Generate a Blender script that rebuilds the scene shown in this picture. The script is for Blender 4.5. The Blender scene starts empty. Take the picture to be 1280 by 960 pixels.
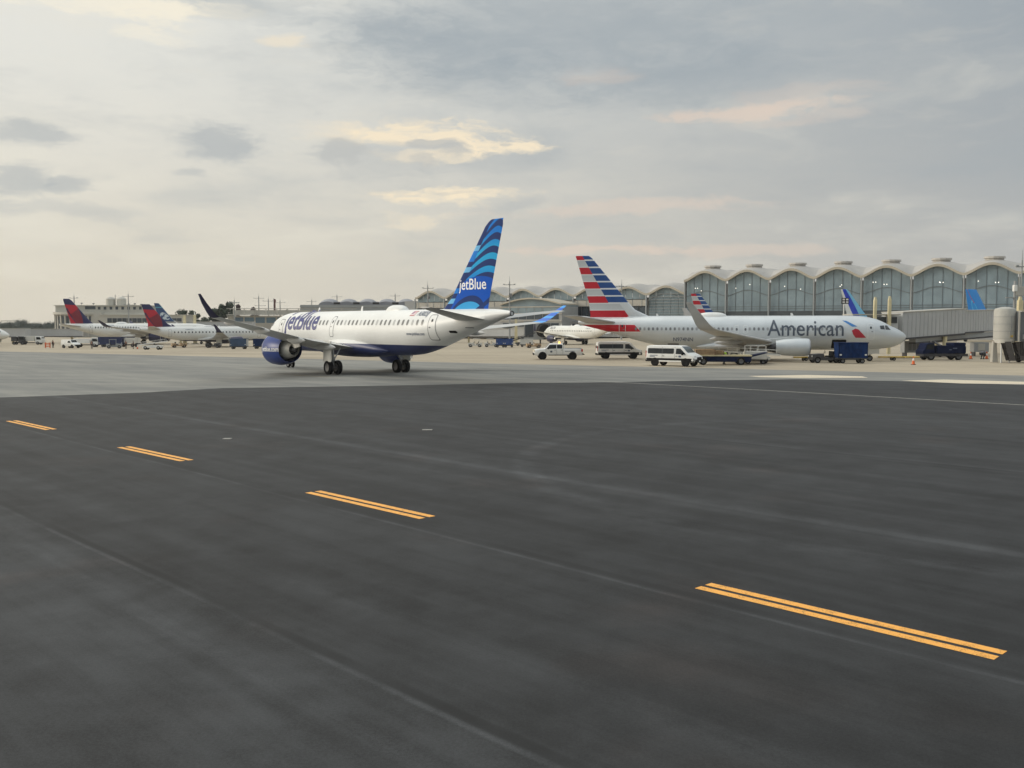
import bpy, bmesh, math, random
from mathutils import Vector, Matrix
random.seed(7)
C = bpy.context.scene
COL = C.collection
R = math.radians
# ------------------------------------------------------------------ camera
F = 1200.0; HC = 4.3; YH = 405.0          # focal length in px of a 1280 wide frame, eye height, horizon row
cd = bpy.data.cameras.new('camera'); cam = bpy.data.objects.new('camera', cd); COL.objects.link(cam)
cd.sensor_width = 36; cd.lens = 36*F/1280; cd.clip_end = 6000; cd.clip_start = .1
PITCH = math.atan((480-YH)/F)
cam.location = (0, 0, HC); cam.rotation_euler = (R(90)-PITCH, 0, 0)
C.camera = cam
C.view_settings.view_transform = 'Standard'; C.view_settings.look = 'None'
C.view_settings.exposure = 0.0; C.view_settings.gamma = 1
def at(px, Y): return (px-640)/F*Y                      # X of a photo column at distance Y
def gy(py): return HC*F/(py-YH)                         # distance of a ground row
def zy(py, Y): return HC+(YH-py)/F*Y                    # height of a photo row at distance Y
def gz(x, y):                                           # apron falls about a metre to the far left
    a = min(1, max(0, (y-152)/52)); b = min(1, max(0, (60-x)/60))
    a = a*a*(3-2*a); b = b*b*(3-2*b)
    return -1.0*a*b
# ------------------------------------------------------------------ node helper
class V:
    def __init__(s, nt, k): s.nt = nt; s.k = k
    def op(s, o, *a, clamp=False):
        n = s.nt.nodes.new('ShaderNodeMath'); n.operation = o; n.use_clamp = clamp
        for i, v in enumerate((s,)+a):
            if isinstance(v, V): s.nt.links.new(v.k, n.inputs[i])
            else: n.inputs[i].default_value = v
        return V(s.nt, n.outputs[0])
    def __add__(s, o): return s.op('ADD', o)
    __radd__ = __add__
    def __mul__(s, o): return s.op('MULTIPLY', o)
    __rmul__ = __mul__
    def __sub__(s, o): return s.op('SUBTRACT', o)
    def __rsub__(s, o): return (s*-1)+o
    def __truediv__(s, o): return s.op('DIVIDE', o)
    def __neg__(s): return s*-1
    def lt(s, o): return s.op('LESS_THAN', o)
    def gt(s, o): return s.op('GREATER_THAN', o)
    def floor(s): return s.op('FLOOR')
    def mod(s, o): return s.op('FLOORED_MODULO', o)
    def abs(s): return s.op('ABSOLUTE')
    def sqrt(s): return s.op('SQRT')
    def sq(s): return s*s
    def inv(s): return (s*-1)+1
    def step(s, a, b):                                   # smoothstep from a to b
        n = s.nt.nodes.new('ShaderNodeMapRange'); n.interpolation_type = 'SMOOTHSTEP'
        s.nt.links.new(s.k, n.inputs[0]); n.inputs[1].default_value = a; n.inputs[2].default_value = b
        return V(s.nt, n.outputs[0])
def mixc(nt, f, a, b):
    n = nt.nodes.new('ShaderNodeMix'); n.data_type = 'RGBA'
    for i, v in ((0, f), (6, a), (7, b)):
        if isinstance(v, V): nt.links.new(v.k, n.inputs[i])
        elif i == 0: n.inputs[0].default_value = v
        else: n.inputs[i].default_value = (*v[:3], 1)
    return V(nt, n.outputs[2])
def noise(nt, vec, scale, detail=4, rough=.5):
    n = nt.nodes.new('ShaderNodeTexNoise'); n.inputs['Scale'].default_value = scale
    n.inputs['Detail'].default_value = detail; n.inputs['Roughness'].default_value = rough
    if vec is not None: nt.links.new(vec, n.inputs['Vector'])
    return V(nt, n.outputs[0])
def comb(nt, x, y, z=0.0):
    n = nt.nodes.new('ShaderNodeCombineXYZ')
    for i, v in enumerate((x, y, z)):
        if isinstance(v, V): nt.links.new(v.k, n.inputs[i])
        else: n.inputs[i].default_value = v
    return n.outputs[0]
def sep(nt, sock):
    n = nt.nodes.new('ShaderNodeSeparateXYZ'); nt.links.new(sock, n.inputs[0])
    return [V(nt, n.outputs[i]) for i in range(3)]
def s2l(*c):
    return tuple((v/255/12.92 if v/255 <= .04045 else ((v/255+.055)/1.055)**2.4) for v in c)
# ------------------------------------------------------------------ sky and sun
SUN_AZ, SUN_EL = R(-84), R(15)                          # measured from +Y, negative to the left
w = bpy.data.worlds.new('World'); C.world = w; w.use_nodes = True
nt = w.node_tree; bg = nt.nodes['Background']; bg.inputs[1].default_value = .1
sky = nt.nodes.new('ShaderNodeTexSky'); sky.sky_type = 'NISHITA'; sky.sun_disc = False
sky.sun_elevation = SUN_EL; sky.sun_rotation = SUN_AZ
tc = nt.nodes.new('ShaderNodeTexCoord')
dx, dy, dz = sep(nt, tc.outputs['Generated'])
az = dx.op('ARCTAN2', dy); el = dz.op('ARCSINE')
cx_s, cy_s = dx/(dz.op('MAXIMUM', 0.0)+.16), dy/(dz.op('MAXIMUM', 0.0)+.16)
warp1 = noise(nt, comb(nt, az*6, el*15, .3), 1.0, 8, .62)-.5
warp2 = noise(nt, comb(nt, az*6, el*15, 5.3), 1.0, 8, .62)-.5
azw = az + warp1*.10; elw = el + warp2*.040
rag = noise(nt, comb(nt, az*22+warp1*3, el*70+warp2*3, 2.2), 1.0, 10, .68)-.5
def blob(px, py, rx, ry, amt=1.5, edge=.24):
    a = math.atan((px-640)/F); e = math.atan((YH-py)/F*math.cos(a))
    d = (((azw-a)/(rx/F)).sq() + ((elw-e)/(ry/F)).sq()).sqrt()
    return ((d*-.62+1.0)+rag*amt).step(.42-edge, .42+edge)*d.step(2.2, .9)
# broad light: bright and warm round the hidden sun on the left, slate grey away from it, brighter overhead
toward = (az+1.08).op('COSINE')
side = toward.step(.88, -.10)
low = el.step(.30, .0)
hi = mixc(nt, side, s2l(233, 232, 224), s2l(160, 168, 174))
lo = mixc(nt, side, s2l(222, 215, 199), s2l(182, 182, 180))
base = mixc(nt, low, hi, lo)
n1 = noise(nt, comb(nt, cx_s*1.1+warp1*.5, cy_s*1.1+warp2*.5, 1.7), 1.0, 8, .58)
n2 = noise(nt, comb(nt, azw*9, elw*34, 8.7), 1.0, 8, .62)
def over(col, f, c): return mixc(nt, f, col, c)
base = over(base, n1.step(.46, .74)*el.step(.02, .14)*.40, s2l(160, 170, 177))
base = over(base, n1.step(.50, .28)*.42, s2l(236, 231, 216))
base = over(base, n2.step(.50, .75)*el.step(.0, .10)*.24, s2l(168, 174, 178))
base = over(base, n2.step(.48, .25)*el.step(.0, .06)*.16, s2l(236, 228, 210))
for (px, py, rx, ry, k) in ((700, 50, 230, 60, .50), (560, 70, 150, 34, .40), (880, 105, 140, 34, .50), (300, 12, 70, 16, .45), (620, 112, 120, 26, .35), (460, 40, 90, 18, .35)):
    base = over(base, blob(px, py, rx, ry, 1.2, .45)*k, s2l(154, 165, 173))
dark = s2l(177, 182, 184)
for (px, py, rx, ry, k) in ((40, 172, 40, 13, .75), (280, 183, 52, 21, .85), (38, 231, 46, 19, .75), (111, 237, 20, 11, .75), (235, 217, 15, 7, .55), (110, 266, 66, 8, .4), (15, 266, 32, 9, .35), (480, 202, 66, 22, .40), (640, 255, 28, 9, .55), (600, 208, 85, 13, .35)):
    base = over(base, blob(px, py, rx, ry, 1.5, .32)*(k*.82), dark)
fray = noise(nt, comb(nt, az*30, el*60, 4.4), 1.0, 8, .6)
warm = s2l(253, 236, 206)
for (px, py, rx, ry, k) in ((542, 172, 74, 16, .88), (455, 170, 60, 14, .34), (610, 186, 60, 11, .92), (545, 200, 44, 8, .6), (555, 245, 70, 8, .95), (520, 272, 36, 10, .4), (365, 60, 24, 7, .5)):
    base = over(base, blob(px, py, rx, ry, 2.6, .36)*(fray.step(.25, .55)*.5+.5)*k, warm)
pink = s2l(228, 210, 194)
for (px, py, rx, ry, k) in ((930, 145, 90, 8, .75), (1000, 128, 60, 14, .28), (740, 98, 44, 10, .3), (800, 262, 150, 7, .5), (745, 313, 100, 6, .6), (930, 313, 105, 6, .42), (1010, 155, 60, 7, .3)):
    base = over(base, blob(px, py, rx, ry, 2.6, .42)*k, pink)
for (px, py, rx, ry, k) in ((140, 6, 90, 14, .75), (205, 24, 40, 15, .8), (190, 48, 26, 8, .5), (225, 56, 22, 7, .4), (290, 20, 40, 8, .3)):
    base = over(base, blob(px, py, rx, ry, 3.0, .45)*k, s2l(250, 242, 222))
for (px, py, rx, ry, k) in ((540, 187, 30, 7, .8), (560, 192, 18, 6, .7), (450, 196, 34, 12, .7), (525, 205, 14, 6, .5), (628, 183, 9, 3, .6), (570, 244, 30, 2, .3)):
    base = over(base, blob(px, py, rx, ry, 2.2, .25)*k, s2l(192, 193, 190))
zen = el.step(.33, 1.25)*1.7+1.0
base = V(nt, comb(nt, *[c_*zen for c_ in sep(nt, base.k)]))
scl = nt.nodes.new('ShaderNodeVectorMath'); scl.operation = 'SCALE'; nt.links.new(base.k, scl.inputs[0]); scl.inputs['Scale'].default_value = 10.0
fin = mixc(nt, .95, V(nt, sky.outputs[0]), V(nt, scl.outputs[0]))
nt.links.new(fin.k, bg.inputs[0])
sd = bpy.data.lights.new('sun', 'SUN'); sd.energy = 1.5; sd.angle = R(18); sd.color = (1, .90, .76)
sun = bpy.data.objects.new('sun', sd); COL.objects.link(sun)
sv = Vector((math.sin(SUN_AZ)*math.cos(SUN_EL), math.cos(SUN_AZ)*math.cos(SUN_EL), math.sin(SUN_EL)))
sun.rotation_euler = sv.to_track_quat('Z', 'Y').to_euler()
# ------------------------------------------------------------------ materials
MATS = {}
def mat(name, col, rough=.5, metal=0.0, var=.0, scale=1.0, spec=.5, emit=0, bump=0, coat=0):
    if name in MATS: return MATS[name]
    m = bpy.data.materials.new(name); m.use_nodes = True; MATS[name] = m
    t = m.node_tree; b = t.nodes['Principled BSDF']
    b.inputs['Base Color'].default_value = (*col, 1); b.inputs['Roughness'].default_value = rough
    b.inputs['Metallic'].default_value = metal; b.inputs['Specular IOR Level'].default_value = spec
    b.inputs['Coat Weight'].default_value = coat
    if emit:
        b.inputs['Emission Color'].default_value = (*col, 1); b.inputs['Emission Strength'].default_value = emit
    if var:
        tcn = t.nodes.new('ShaderNodeTexCoord'); n = noise(t, tcn.outputs['Object'], scale, 5, .6)
        c = mixc(t, n.step(.3, .7), tuple(v*(1-var) for v in col), tuple(min(1, v*(1+var)) for v in col))
        t.links.new(c.k, b.inputs['Base Color'])
        r = n*.15+(rough-.07); t.links.new(r.k, b.inputs['Roughness'])
        if bump:
            bp = t.nodes.new('ShaderNodeBump'); bp.inputs['Strength'].default_value = bump; bp.inputs['Distance'].default_value = .02
            t.links.new(n.k, bp.inputs['Height']); t.links.new(bp.outputs[0], b.inputs['Normal'])
    return m
def nodemat(name, fn, rough=.35, metal=0, coat=0):
    """fn(tree, x, y, z) -> colour, in object coordinates"""
    m = bpy.data.materials.new(name); m.use_nodes = True; t = m.node_tree; b = t.nodes['Principled BSDF']
    b.inputs['Roughness'].default_value = rough; b.inputs['Metallic'].default_value = metal; b.inputs['Coat Weight'].default_value = coat
    tcn = t.nodes.new('ShaderNodeTexCoord'); x, y, z = sep(t, tcn.outputs['Object'])
    c = fn(t, x, y, z); t.links.new(c.k, b.inputs['Base Color'])
    return m
white = mat('white_paint', (.80, .80, .77), .35, var=.05, scale=.8)
offwhite = mat('offwhite_paint', (.62, .61, .56), .5, var=.08, scale=.5)
rubber = mat('tyre_rubber', (.010, .010, .011), .9, var=.2, scale=4, spec=.15)
rim_m = mat('wheel_rim', (.13, .13, .13), .6, .3)
black = mat('black_plastic', (.010, .010, .011), .6, spec=.2)
darkglass = mat('dark_glass', (.02, .025, .03), .12, spec=.7)
vglass = mat('window_glass', (.015, .019, .022), .12, spec=.45)
steel = mat('bare_steel', (.42, .42, .42), .35, .85, var=.1, scale=3)
darksteel = mat('dark_steel', (.07, .07, .075), .5, .5, var=.2, scale=3)
navy = mat('navy_paint', (.010, .022, .085), .35, var=.12, scale=1.5)
tugblue = mat('tug_blue_paint', (.004, .010, .040), .6, var=.2, scale=2, spec=.15)
cartblue = mat('cart_blue_cover', (.007, .026, .095), .7, var=.3, scale=1.5, spec=.12)
yellow = mat('yellow_paint', (.62, .42, .07), .6, var=.15, scale=2)
cream = mat('cream_paint', (.66, .58, .36), .55, var=.1, scale=1)
orange = mat('orange_plastic', (.75, .14, .03), .5)
redl = mat('red_lamp', (.5, .03, .02), .3)
greyp = mat('grey_panel', (.30, .31, .31), .5, var=.08, scale=.4)
midgrey = mat('mid_grey_metal', (.20, .205, .21), .5, .2, var=.1, scale=.5)
concrete_b = mat('pale_concrete', (.46, .44, .39), .8, var=.1, scale=.3)
hivis = mat('hivis_cloth', (.50, .80, .08), .7)
cloth = mat('grey_cloth', (.22, .24, .26), .9)
darkcloth = mat('dark_cloth', (.02, .022, .03), .9)
skin = mat('skin', (.35, .2, .14), .6)
plate_m = mat('number_plate', (.7, .7, .68), .4)
lampglow = mat('warm_lamp', (1, .75, .4), .3, emit=6)
ceilglow = mat('ceiling_lamp_glow', (1, .93, .8), .3, emit=2.2)
amber = mat('amber_beacon', (1, .35, .05), .3, emit=5)
headl = mat('headlamp_lens', (.75, .77, .78), .15, spec=.7)
# ------------------------------------------------------------------ object helpers
def tag(o, label=None, cat=None, group=None, kind=None):
    if label: o['label'] = label
    if cat: o['category'] = cat
    if group: o['group'] = group
    if kind: o['kind'] = kind
    return o
def thing(name, label, cat, loc=(0, 0, 0), rz=0, group=None):
    o = bpy.data.objects.new(name, None); COL.objects.link(o); o.empty_display_size = .5
    o.location = loc; o.rotation_euler = (0, 0, rz)
    return tag(o, label, cat, group)
def copy_tree(o, parent=None):
    c = o.copy(); COL.objects.link(c)
    if parent is not None:
        mi = o.matrix_parent_inverse.copy(); c.parent = parent; c.matrix_parent_inverse = mi
    for ch in list(o.children): copy_tree(ch, c)
    return c
class MB:
    def __init__(s): s.v = []; s.f = []; s.m = []; s.mi = 0
    def add(s, vs, fs):
        n = len(s.v); s.v += [tuple(v) for v in vs]; s.f += [tuple(i+n for i in f) for f in fs]; s.m += [s.mi]*len(fs); return s
    def box(s, c, d, rz=0, taper=1.0, rx=0):
        hx, hy, hz = d[0]/2, d[1]/2, d[2]/2; vs = []
        mt = Matrix.Translation(c) @ Matrix.Rotation(rz, 4, 'Z') @ Matrix.Rotation(rx, 4, 'X')
        for z, k in ((-hz, 1), (hz, taper)):
            for x, y in ((-hx, -hy), (hx, -hy), (hx, hy), (-hx, hy)): vs.append(mt @ Vector((x*k, y*k, z)))
        return s.add(vs, [(3, 2, 1, 0), (4, 5, 6, 7), (0, 1, 5, 4), (1, 2, 6, 5), (2, 3, 7, 6), (3, 0, 4, 7)])
    def cyl(s, a, b, r0, r1=None, n=12, caps=True):
        a = Vector(a); b = Vector(b); r1 = r0 if r1 is None else r1
        q = (b-a).to_track_quat('Z', 'Y'); vs = []
        for p, r in ((a, r0), (b, r1)):
            for i in range(n):
                t = 2*math.pi*i/n; vs.append(p+q @ Vector((r*math.cos(t), r*math.sin(t), 0)))
        fs = [(i, (i+1) % n, n+(i+1) % n, n+i) for i in range(n)]
        if caps: fs += [tuple(range(n-1, -1, -1)), tuple(range(n, 2*n))]
        return s.add(vs, fs)
    def lathe(s, prof, o=(0, 0, 0), axis='y', n=32, sq=1.0, flat=None):
        vs = []
        for a, r in prof:
            for i in range(n):
                t = 2*math.pi*i/n; c, q = r*math.cos(t), r*math.sin(t)
                if flat and q < -flat*r: q = -flat*r
                p = {'y': (c, a, q), 'x': (a, c, q), 'z': (c, q, a)}[axis]
                vs.append((o[0]+p[0], o[1]+p[1], o[2]+p[2]))
        fs = []
        for j in range(len(prof)-1):
            for i in range(n):
                k = (i+1) % n; fs.append((j*n+i, j*n+k, (j+1)*n+k, (j+1)*n+i))
        return s.add(vs, fs)
    def loft(s, rings, cap=True):
        n = len(rings[0]); vs = [p for r in rings for p in r]; fs = []
        for j in range(len(rings)-1):
            for i in range(n):
                k = (i+1) % n; fs.append((j*n+i, j*n+k, (j+1)*n+k, (j+1)*n+i))
        if cap: fs += [tuple(range(n-1, -1, -1)), tuple((len(rings)-1)*n+i for i in range(n))]
        return s.add(vs, fs)
    def prism(s, pts, ax, a, b):
        """2-D outline pushed from a to b along axis ax; pts fill the other two axes in order"""
        def mk(p, t): return {'x': (t, p[0], p[1]), 'y': (p[0], t, p[1]), 'z': (p[0], p[1], t)}[ax]
        n = len(pts); vs = [mk(p, a) for p in pts]+[mk(p, b) for p in pts]
        return s.add(vs, [(i, (i+1) % n, n+(i+1) % n, n+i) for i in range(n)]+[tuple(range(n-1, -1, -1)), tuple(range(n, 2*n))])
    def mesh(s, name, mats, smooth=None, bevel=0, seg=2):
        me = bpy.data.meshes.new(name); me.from_pydata(s.v, [], s.f)
        for q in (mats if isinstance(mats, (list, tuple)) else [mats]): me.materials.append(q)
        for p, i in zip(me.polygons, s.m): p.material_index = i
        bm = bmesh.new(); bm.from_mesh(me); bmesh.ops.recalc_face_normals(bm, faces=bm.faces)
        if bevel:
            es = [e for e in bm.edges if len(e.link_faces) == 2 and e.calc_face_angle(0) > .5]
            bmesh.ops.bevel(bm, geom=es, offset=bevel, segments=seg, affect='EDGES', clamp_overlap=True)
        bm.to_mesh(me); bm.free()
        if smooth:
            for p in me.polygons: p.use_smooth = True
            me.set_sharp_from_angle(angle=R(smooth))
        return me
    def build(s, name, mats, parent=None, smooth=None, bevel=0, seg=2):
        return link(name, s.mesh(name, mats, smooth, bevel, seg), parent)
def link(name, me, parent=None, loc=(0, 0, 0)):
    o = bpy.data.objects.new(name, me); COL.objects.link(o); o.location = loc
    if parent is not None: o.parent = parent
    return o
# flat outlines laid on a curved skin
def text_polys(body, size, offset=0.0, shear=0.0):
    cu = bpy.data.curves.new('text', 'FONT'); cu.body = body; cu.size = size; cu.offset = offset; cu.shear = shear; cu.resolution_u = 3
    o = bpy.data.objects.new('text', cu); COL.objects.link(o)
    bpy.context.view_layer.update()
    me = bpy.data.meshes.new_from_object(o)
    vs = [(v.co.x, v.co.y) for v in me.vertices]; fs = [tuple(p.vertices) for p in me.polygons]
    bpy.data.objects.remove(o); bpy.data.curves.remove(cu); bpy.data.meshes.remove(me)
    return vs, fs
def rrect(a0, a1, b0, b1, r, n=3):
    r = min(r, abs(a1-a0)/2, abs(b1-b0)/2); pts = []
    for cx, cy, t0 in ((a1-r, b1-r, 0), (a0+r, b1-r, 90), (a0+r, b0+r, 180), (a1-r, b0+r, 270)):
        for i in range(n+1):
            t = R(t0+90*i/n); pts.append((cx+r*math.cos(t), cy+r*math.sin(t)))
    return pts
def poly2(*polys):
    vs, fs = [], []
    for p in polys: fs.append(tuple(range(len(vs), len(vs)+len(p)))); vs += list(p)
    return vs, fs
def ring2(outer, inner):
    n = len(outer); return list(outer)+list(inner), [(i, (i+1) % n, n+(i+1) % n, n+i) for i in range(n)]
def decal(name, vf, m, parent, fn, step=(.35, .2), smooth=True, thick=0):
    """vf = 2-D outlines (a, b); fn(a, b) -> 3-D point on the skin; cut finely so that it hugs the skin"""
    bm = bmesh.new(); vs = [bm.verts.new((a, b, 0)) for a, b in vf[0]]
    for f in vf[1]:
        try: bm.faces.new([vs[i] for i in f])
        except ValueError: pass
    for ax in (0, 1):
        lo = min(v.co[ax] for v in bm.verts); hi_ = max(v.co[ax] for v in bm.verts)
        k = int((hi_-lo)/step[ax])
        for i in range(1, k+1):
            c = [0, 0, 0]; c[ax] = lo+(hi_-lo)*i/(k+1); nn = [0, 0, 0]; nn[ax] = 1
            bmesh.ops.bisect_plane(bm, geom=bm.verts[:]+bm.edges[:]+bm.faces[:], plane_co=c, plane_no=nn)
    for v in bm.verts: v.co = fn(v.co.x, v.co.y)
    me = bpy.data.meshes.new(name); bm.to_mesh(me); bm.free()
    me.materials.append(m)
    if smooth:
        for p in me.polygons: p.use_smooth = True
    return link(name, me, parent)
# ------------------------------------------------------------------ ground
def ground_grid(name, m, x0, x1, y0, y1, nx, ny, dz=0):
    b = MB(); vs = []; fs = []
    for j in range(ny+1):
        for i in range(nx+1):
            x = x0+(x1-x0)*i/nx; y = y0+(y1-y0)*j/ny; vs.append((x, y, gz(x, y)+dz))
    for j in range(ny):
        for i in range(nx):
            a = j*(nx+1)+i; fs.append((a, a+1, a+nx+2, a+nx+1))
    b.add(vs, fs); return tag(b.build(name, m, smooth=60), kind='structure')
def gpt(px, py):                                         # photo pixel -> point on the level ground
    a, b_ = (px-640)/F, (480-py)/F; c, s_ = math.cos(PITCH), math.sin(PITCH)
    t = HC/(s_-b_*c); return Vector((a*t, (c+b_*s_)*t))
_a = gpt(878, 733); _b = gpt(19, 526.3); _d = (_b-_a).normalized()
LTH = math.atan2(_d.x, _d.y); LX, LY = _a.x, _a.y                        # taxiway line: heading and a point on it
ld = Vector((math.sin(LTH), math.cos(LTH))); ln = Vector((math.cos(LTH), -math.sin(LTH)))
def tv(px, py):                                          # offset of a photo point across the taxiway line
    p = gpt(px, py); return (p.x-LX)*ln.x+(p.y-LY)*ln.y
def lanes(t, x, y):
    v = (x-LX)*ln.x+(y-LY)*ln.y; u = (x-LX)*ld.x+(y-LY)*ld.y
    return u, v
def asphalt_fn(t, x, y, z):
    u, v = lanes(t, x, y)
    wob = (noise(t, comb(t, u*.12, v*.5), 1.0, 3)-.5)*.25
    vv = v+wob
    big = noise(t, comb(t, u*.035, v*.16, 2), 1.0, 5, .6)
    streak = noise(t, comb(t, u*.06, v*1.1, 7), 1.0, 6, .65)
    cross = noise(t, comb(t, u*.5+v*.25, v*.22-u*.05, 4), 1.0, 4, .6)
    fine = noise(t, comb(t, x, y), 26.0, 3, .7)
    grain = noise(t, comb(t, x, y), 90.0, 2, .7)
    midn = noise(t, comb(t, x, y, 3), 1.1, 6, .68)
    tuft = noise(t, comb(t, x*.55, y*.28, 8), 1.0, 6, .62)
    k = 1.0
    for n_, w_ in ((big, .34), (streak, .58), (cross, .26), (midn, .40), (tuft, .48), (fine, .40), (grain, .55)):
        k = (n_.step(.36, .64)-.5)*w_+k
    # paving lanes laid side by side
    va, vb, vc = tv(190, 722), tv(220, 585), tv(640, 523)
    k = k*(vv.step(va+.06, va-.06)*.42+.90)
    k = k*(vv.step(vb-.05, vb+.05)*vv.step(vb+3.2, vb+.4)*-.12+1.0)
    k = k*(vv.gt(vc)*.07+1.0)
    vd = tv(880, 640)
    k = k*((vv-vd).abs().step(2.2, .3)*.14+1.0)
    for c, wd, amt in ((va, .08, .40), (va+.14, .13, -.30), (va-.9, .22, .16), (vb, .08, .55), (vb+.22, .16, -.22), (vc, .08, .40), (vc-.28, .18, -.32), (tv(640, 488), .12, -.25), (tv(640, 500), .3, -.2), (tv(640, 545), .5, -.2), (tv(640, 600), .5, -.22), (tv(640, 560), .35, -.16), (tv(900, 700), .5, -.2), (tv(300, 700), .4, .14), (tv(960, 505), .35, -.2), (tv(1100, 665), .35, .34), (tv(1100, 640), .3, -.16), (tv(960, 590), .25, .14), (tv(1100, 760), .3, -.14)):
        br = noise(t, comb(t, u*.35, c), 1.0, 3).step(.35, .6)*.7+.3
        k = k*(((vv-c).abs().step(wd, wd*.25))*br*(amt*2.3)+1.0)
    # a long faint arc of tyre marks swinging across the lanes
    p = gpt(655, 590); cx, cy = p.x+14, p.y+1.5
    rr = ((x-cx).sq()+(y-cy).sq()).sqrt()
    k = k*((rr-14+wob*.6).abs().step(.55, .12)*x.step(cx+12, cx-6)*.60+1.0)
    # brownish dust patches near the camera
    dust = noise(t, comb(t, x*.22, y*.22, 9), 1.0, 4).step(.56, .72)
    c = mixc(t, dust*.5, s2l(75, 77, 79), s2l(92, 80, 75))
    s = t.nodes.new('ShaderNodeVectorMath'); s.operation = 'SCALE'; t.links.new(c.k, s.inputs[0]); t.links.new((k*.255).k, s.inputs['Scale'])
    return V(t, s.outputs[0])
asphalt_m = nodemat('asphalt', asphalt_fn, .82)
def lane_fn(t, x, y, z):
    u, v = lanes(t, x, y)
    a = noise(t, comb(t, u*.02, v*.22, 1), 1.0, 6, .65); b_ = noise(t, comb(t, u*.15, v*.5, 3), 1.0, 5, .6)
    sl = (x*.93-y*.36); wv = (y*.93+x*.36)
    joint = ((wv+.0).mod(7.6)-3.8).abs().step(.10, .02)*.16
    ty = noise(t, comb(t, x*.03, y*.30, 6), 1.0, 5, .6)
    k = a*.5+b_*.35+ty*.45
    c = mixc(t, k.step(.45, .85), s2l(102, 103, 101), s2l(140, 138, 130))
    return mixc(t, joint, c, s2l(80, 80, 78))
lane_m = nodemat('taxilane_concrete', lane_fn, .8)
def apron_fn(t, x, y, z):
    a = noise(t, comb(t, x*.03, y*.12, 1), 1.0, 6, .6); b_ = noise(t, comb(t, x*.3, y*.8, 3), 1.0, 5, .65)
    j = ((x*.98+y*.16).mod(7.6)-3.8).abs().step(.10, .02)*.25
    j2 = ((y*.98-x*.16).mod(7.6)-3.8).abs().step(.10, .02)*.35
    c = mixc(t, (a*.6+b_*.4).step(.3, .7), s2l(148, 136, 117), s2l(180, 167, 144))
    st = noise(t, comb(t, x*.12, y*.3, 11), 1.0, 4).step(.6, .75)*.3
    c = mixc(t, st, c, s2l(112, 106, 96))
    return mixc(t, j+j2, c, s2l(105, 100, 90))
apron_m = nodemat('apron_concrete', apron_fn, .85)
def grass_fn(t, x, y, z):
    n = noise(t, comb(t, x*.02, y*.02), 1.0, 5)
    return mixc(t, n.step(.3, .7), (.05, .07, .03), (.09, .10, .05))
land_m = nodemat('distant_land', grass_fn, .9)
b = MB(); S = 5000
b.add([(-S, -S, -1.6), (S, -S, -1.6), (S, S, -1.6), (-S, S, -1.6)], [(0, 1, 2, 3)])
tag(b.build('terrain', land_m), kind='structure')
apron = ground_grid('apron', apron_m, -420, 420, -160, 620, 84, 156)
def flat_sheet(name, m, pts, z):
    bb = MB(); bb.add([(x, y, z) for x, y in pts], [tuple(range(len(pts)))])
    return tag(bb.build(name, m), kind='structure')
tp = [gpt(1280, 469.5), gpt(1000, 462), gpt(800, 458), gpt(640, 455), gpt(520, 453.5)]
dirL = (gpt(320, 447.5)-gpt(520, 453.5)).normalized()
tp2 = [gpt(320, 447.6)]
# the taxilane follows the fall of the apron
def strip(name, m, near, far, dz, n=40):
    bb = MB(); vs = []; fs = []
    for i in range(len(near)):
        for j in range(n+1):
            p = near[i].lerp(far[i], j/n); vs.append((p.x, p.y, gz(p.x, p.y)+dz))
    for i in range(len(near)-1):
        for j in range(n):
            a = i*(n+1)+j; fs.append((a, a+1, a+n+2, a+n+1))
    bb.add(vs, fs); return tag(bb.build(name, m, smooth=60), kind='structure')
nearp = [Vector((-300, 52)), Vector((-120, 52)), gpt(0, 500), gpt(320, 490), gpt(640, 484), gpt(900, 482), gpt(1280, 484), Vector((90, 60)), Vector((300, 40))]
farp = [Vector((-300, 150)), Vector((-150, 151)), gpt(0, 439.3), gpt(320, 447), gpt(640, 455), gpt(900, 460.5), gpt(1280, 469.5), Vector((85, 75)), Vector((300, 55))]
strip('taxilane', lane_m, nearp, farp, .004)
ap = [gpt(0, 497), gpt(175, 491), gpt(280, 485.2), gpt(330, 484.5), gpt(520, 481.5), gpt(640, 479), gpt(760, 478), gpt(880, 475.6), gpt(1000, 474), gpt(1120, 476.5), gpt(1280, 481.2)]
pts = [(-260, 42), (-90, 52)]+[(p.x, p.y) for p in ap]+[(95, 58), (300, 20), (300, -120), (-260, -120)]
taxi = flat_sheet('asphalt_taxiway', asphalt_m, pts, .008)
def paint_fn(colr, wear):
    def fn(t, x, y, z):
        n = noise(t, comb(t, x, y), 5.0, 5, .7); g = noise(t, comb(t, x, y), 40.0, 2, .7)
        return mixc(t, (n*.6+g*.4).step(.40, .30+wear), tuple(v*.55 for v in colr), colr)
    return fn
ypaint = nodemat('yellow_line_paint', paint_fn((.92, .43, .075), .19), .6)
wpaint = nodemat('pale_line_paint', paint_fn((.52, .49, .41), .20), .7)
fpaint = nodemat('faded_paint', paint_fn((.47, .45, .40), .45), .8)
opaint = nodemat('faded_yellow_paint', paint_fn((.42, .33, .20), .45), .8)
cpale = nodemat('pale_patch_surface', paint_fn((.66, .57, .43), .12), .8)  # paler, warmer tone for two patches of the apron
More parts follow.
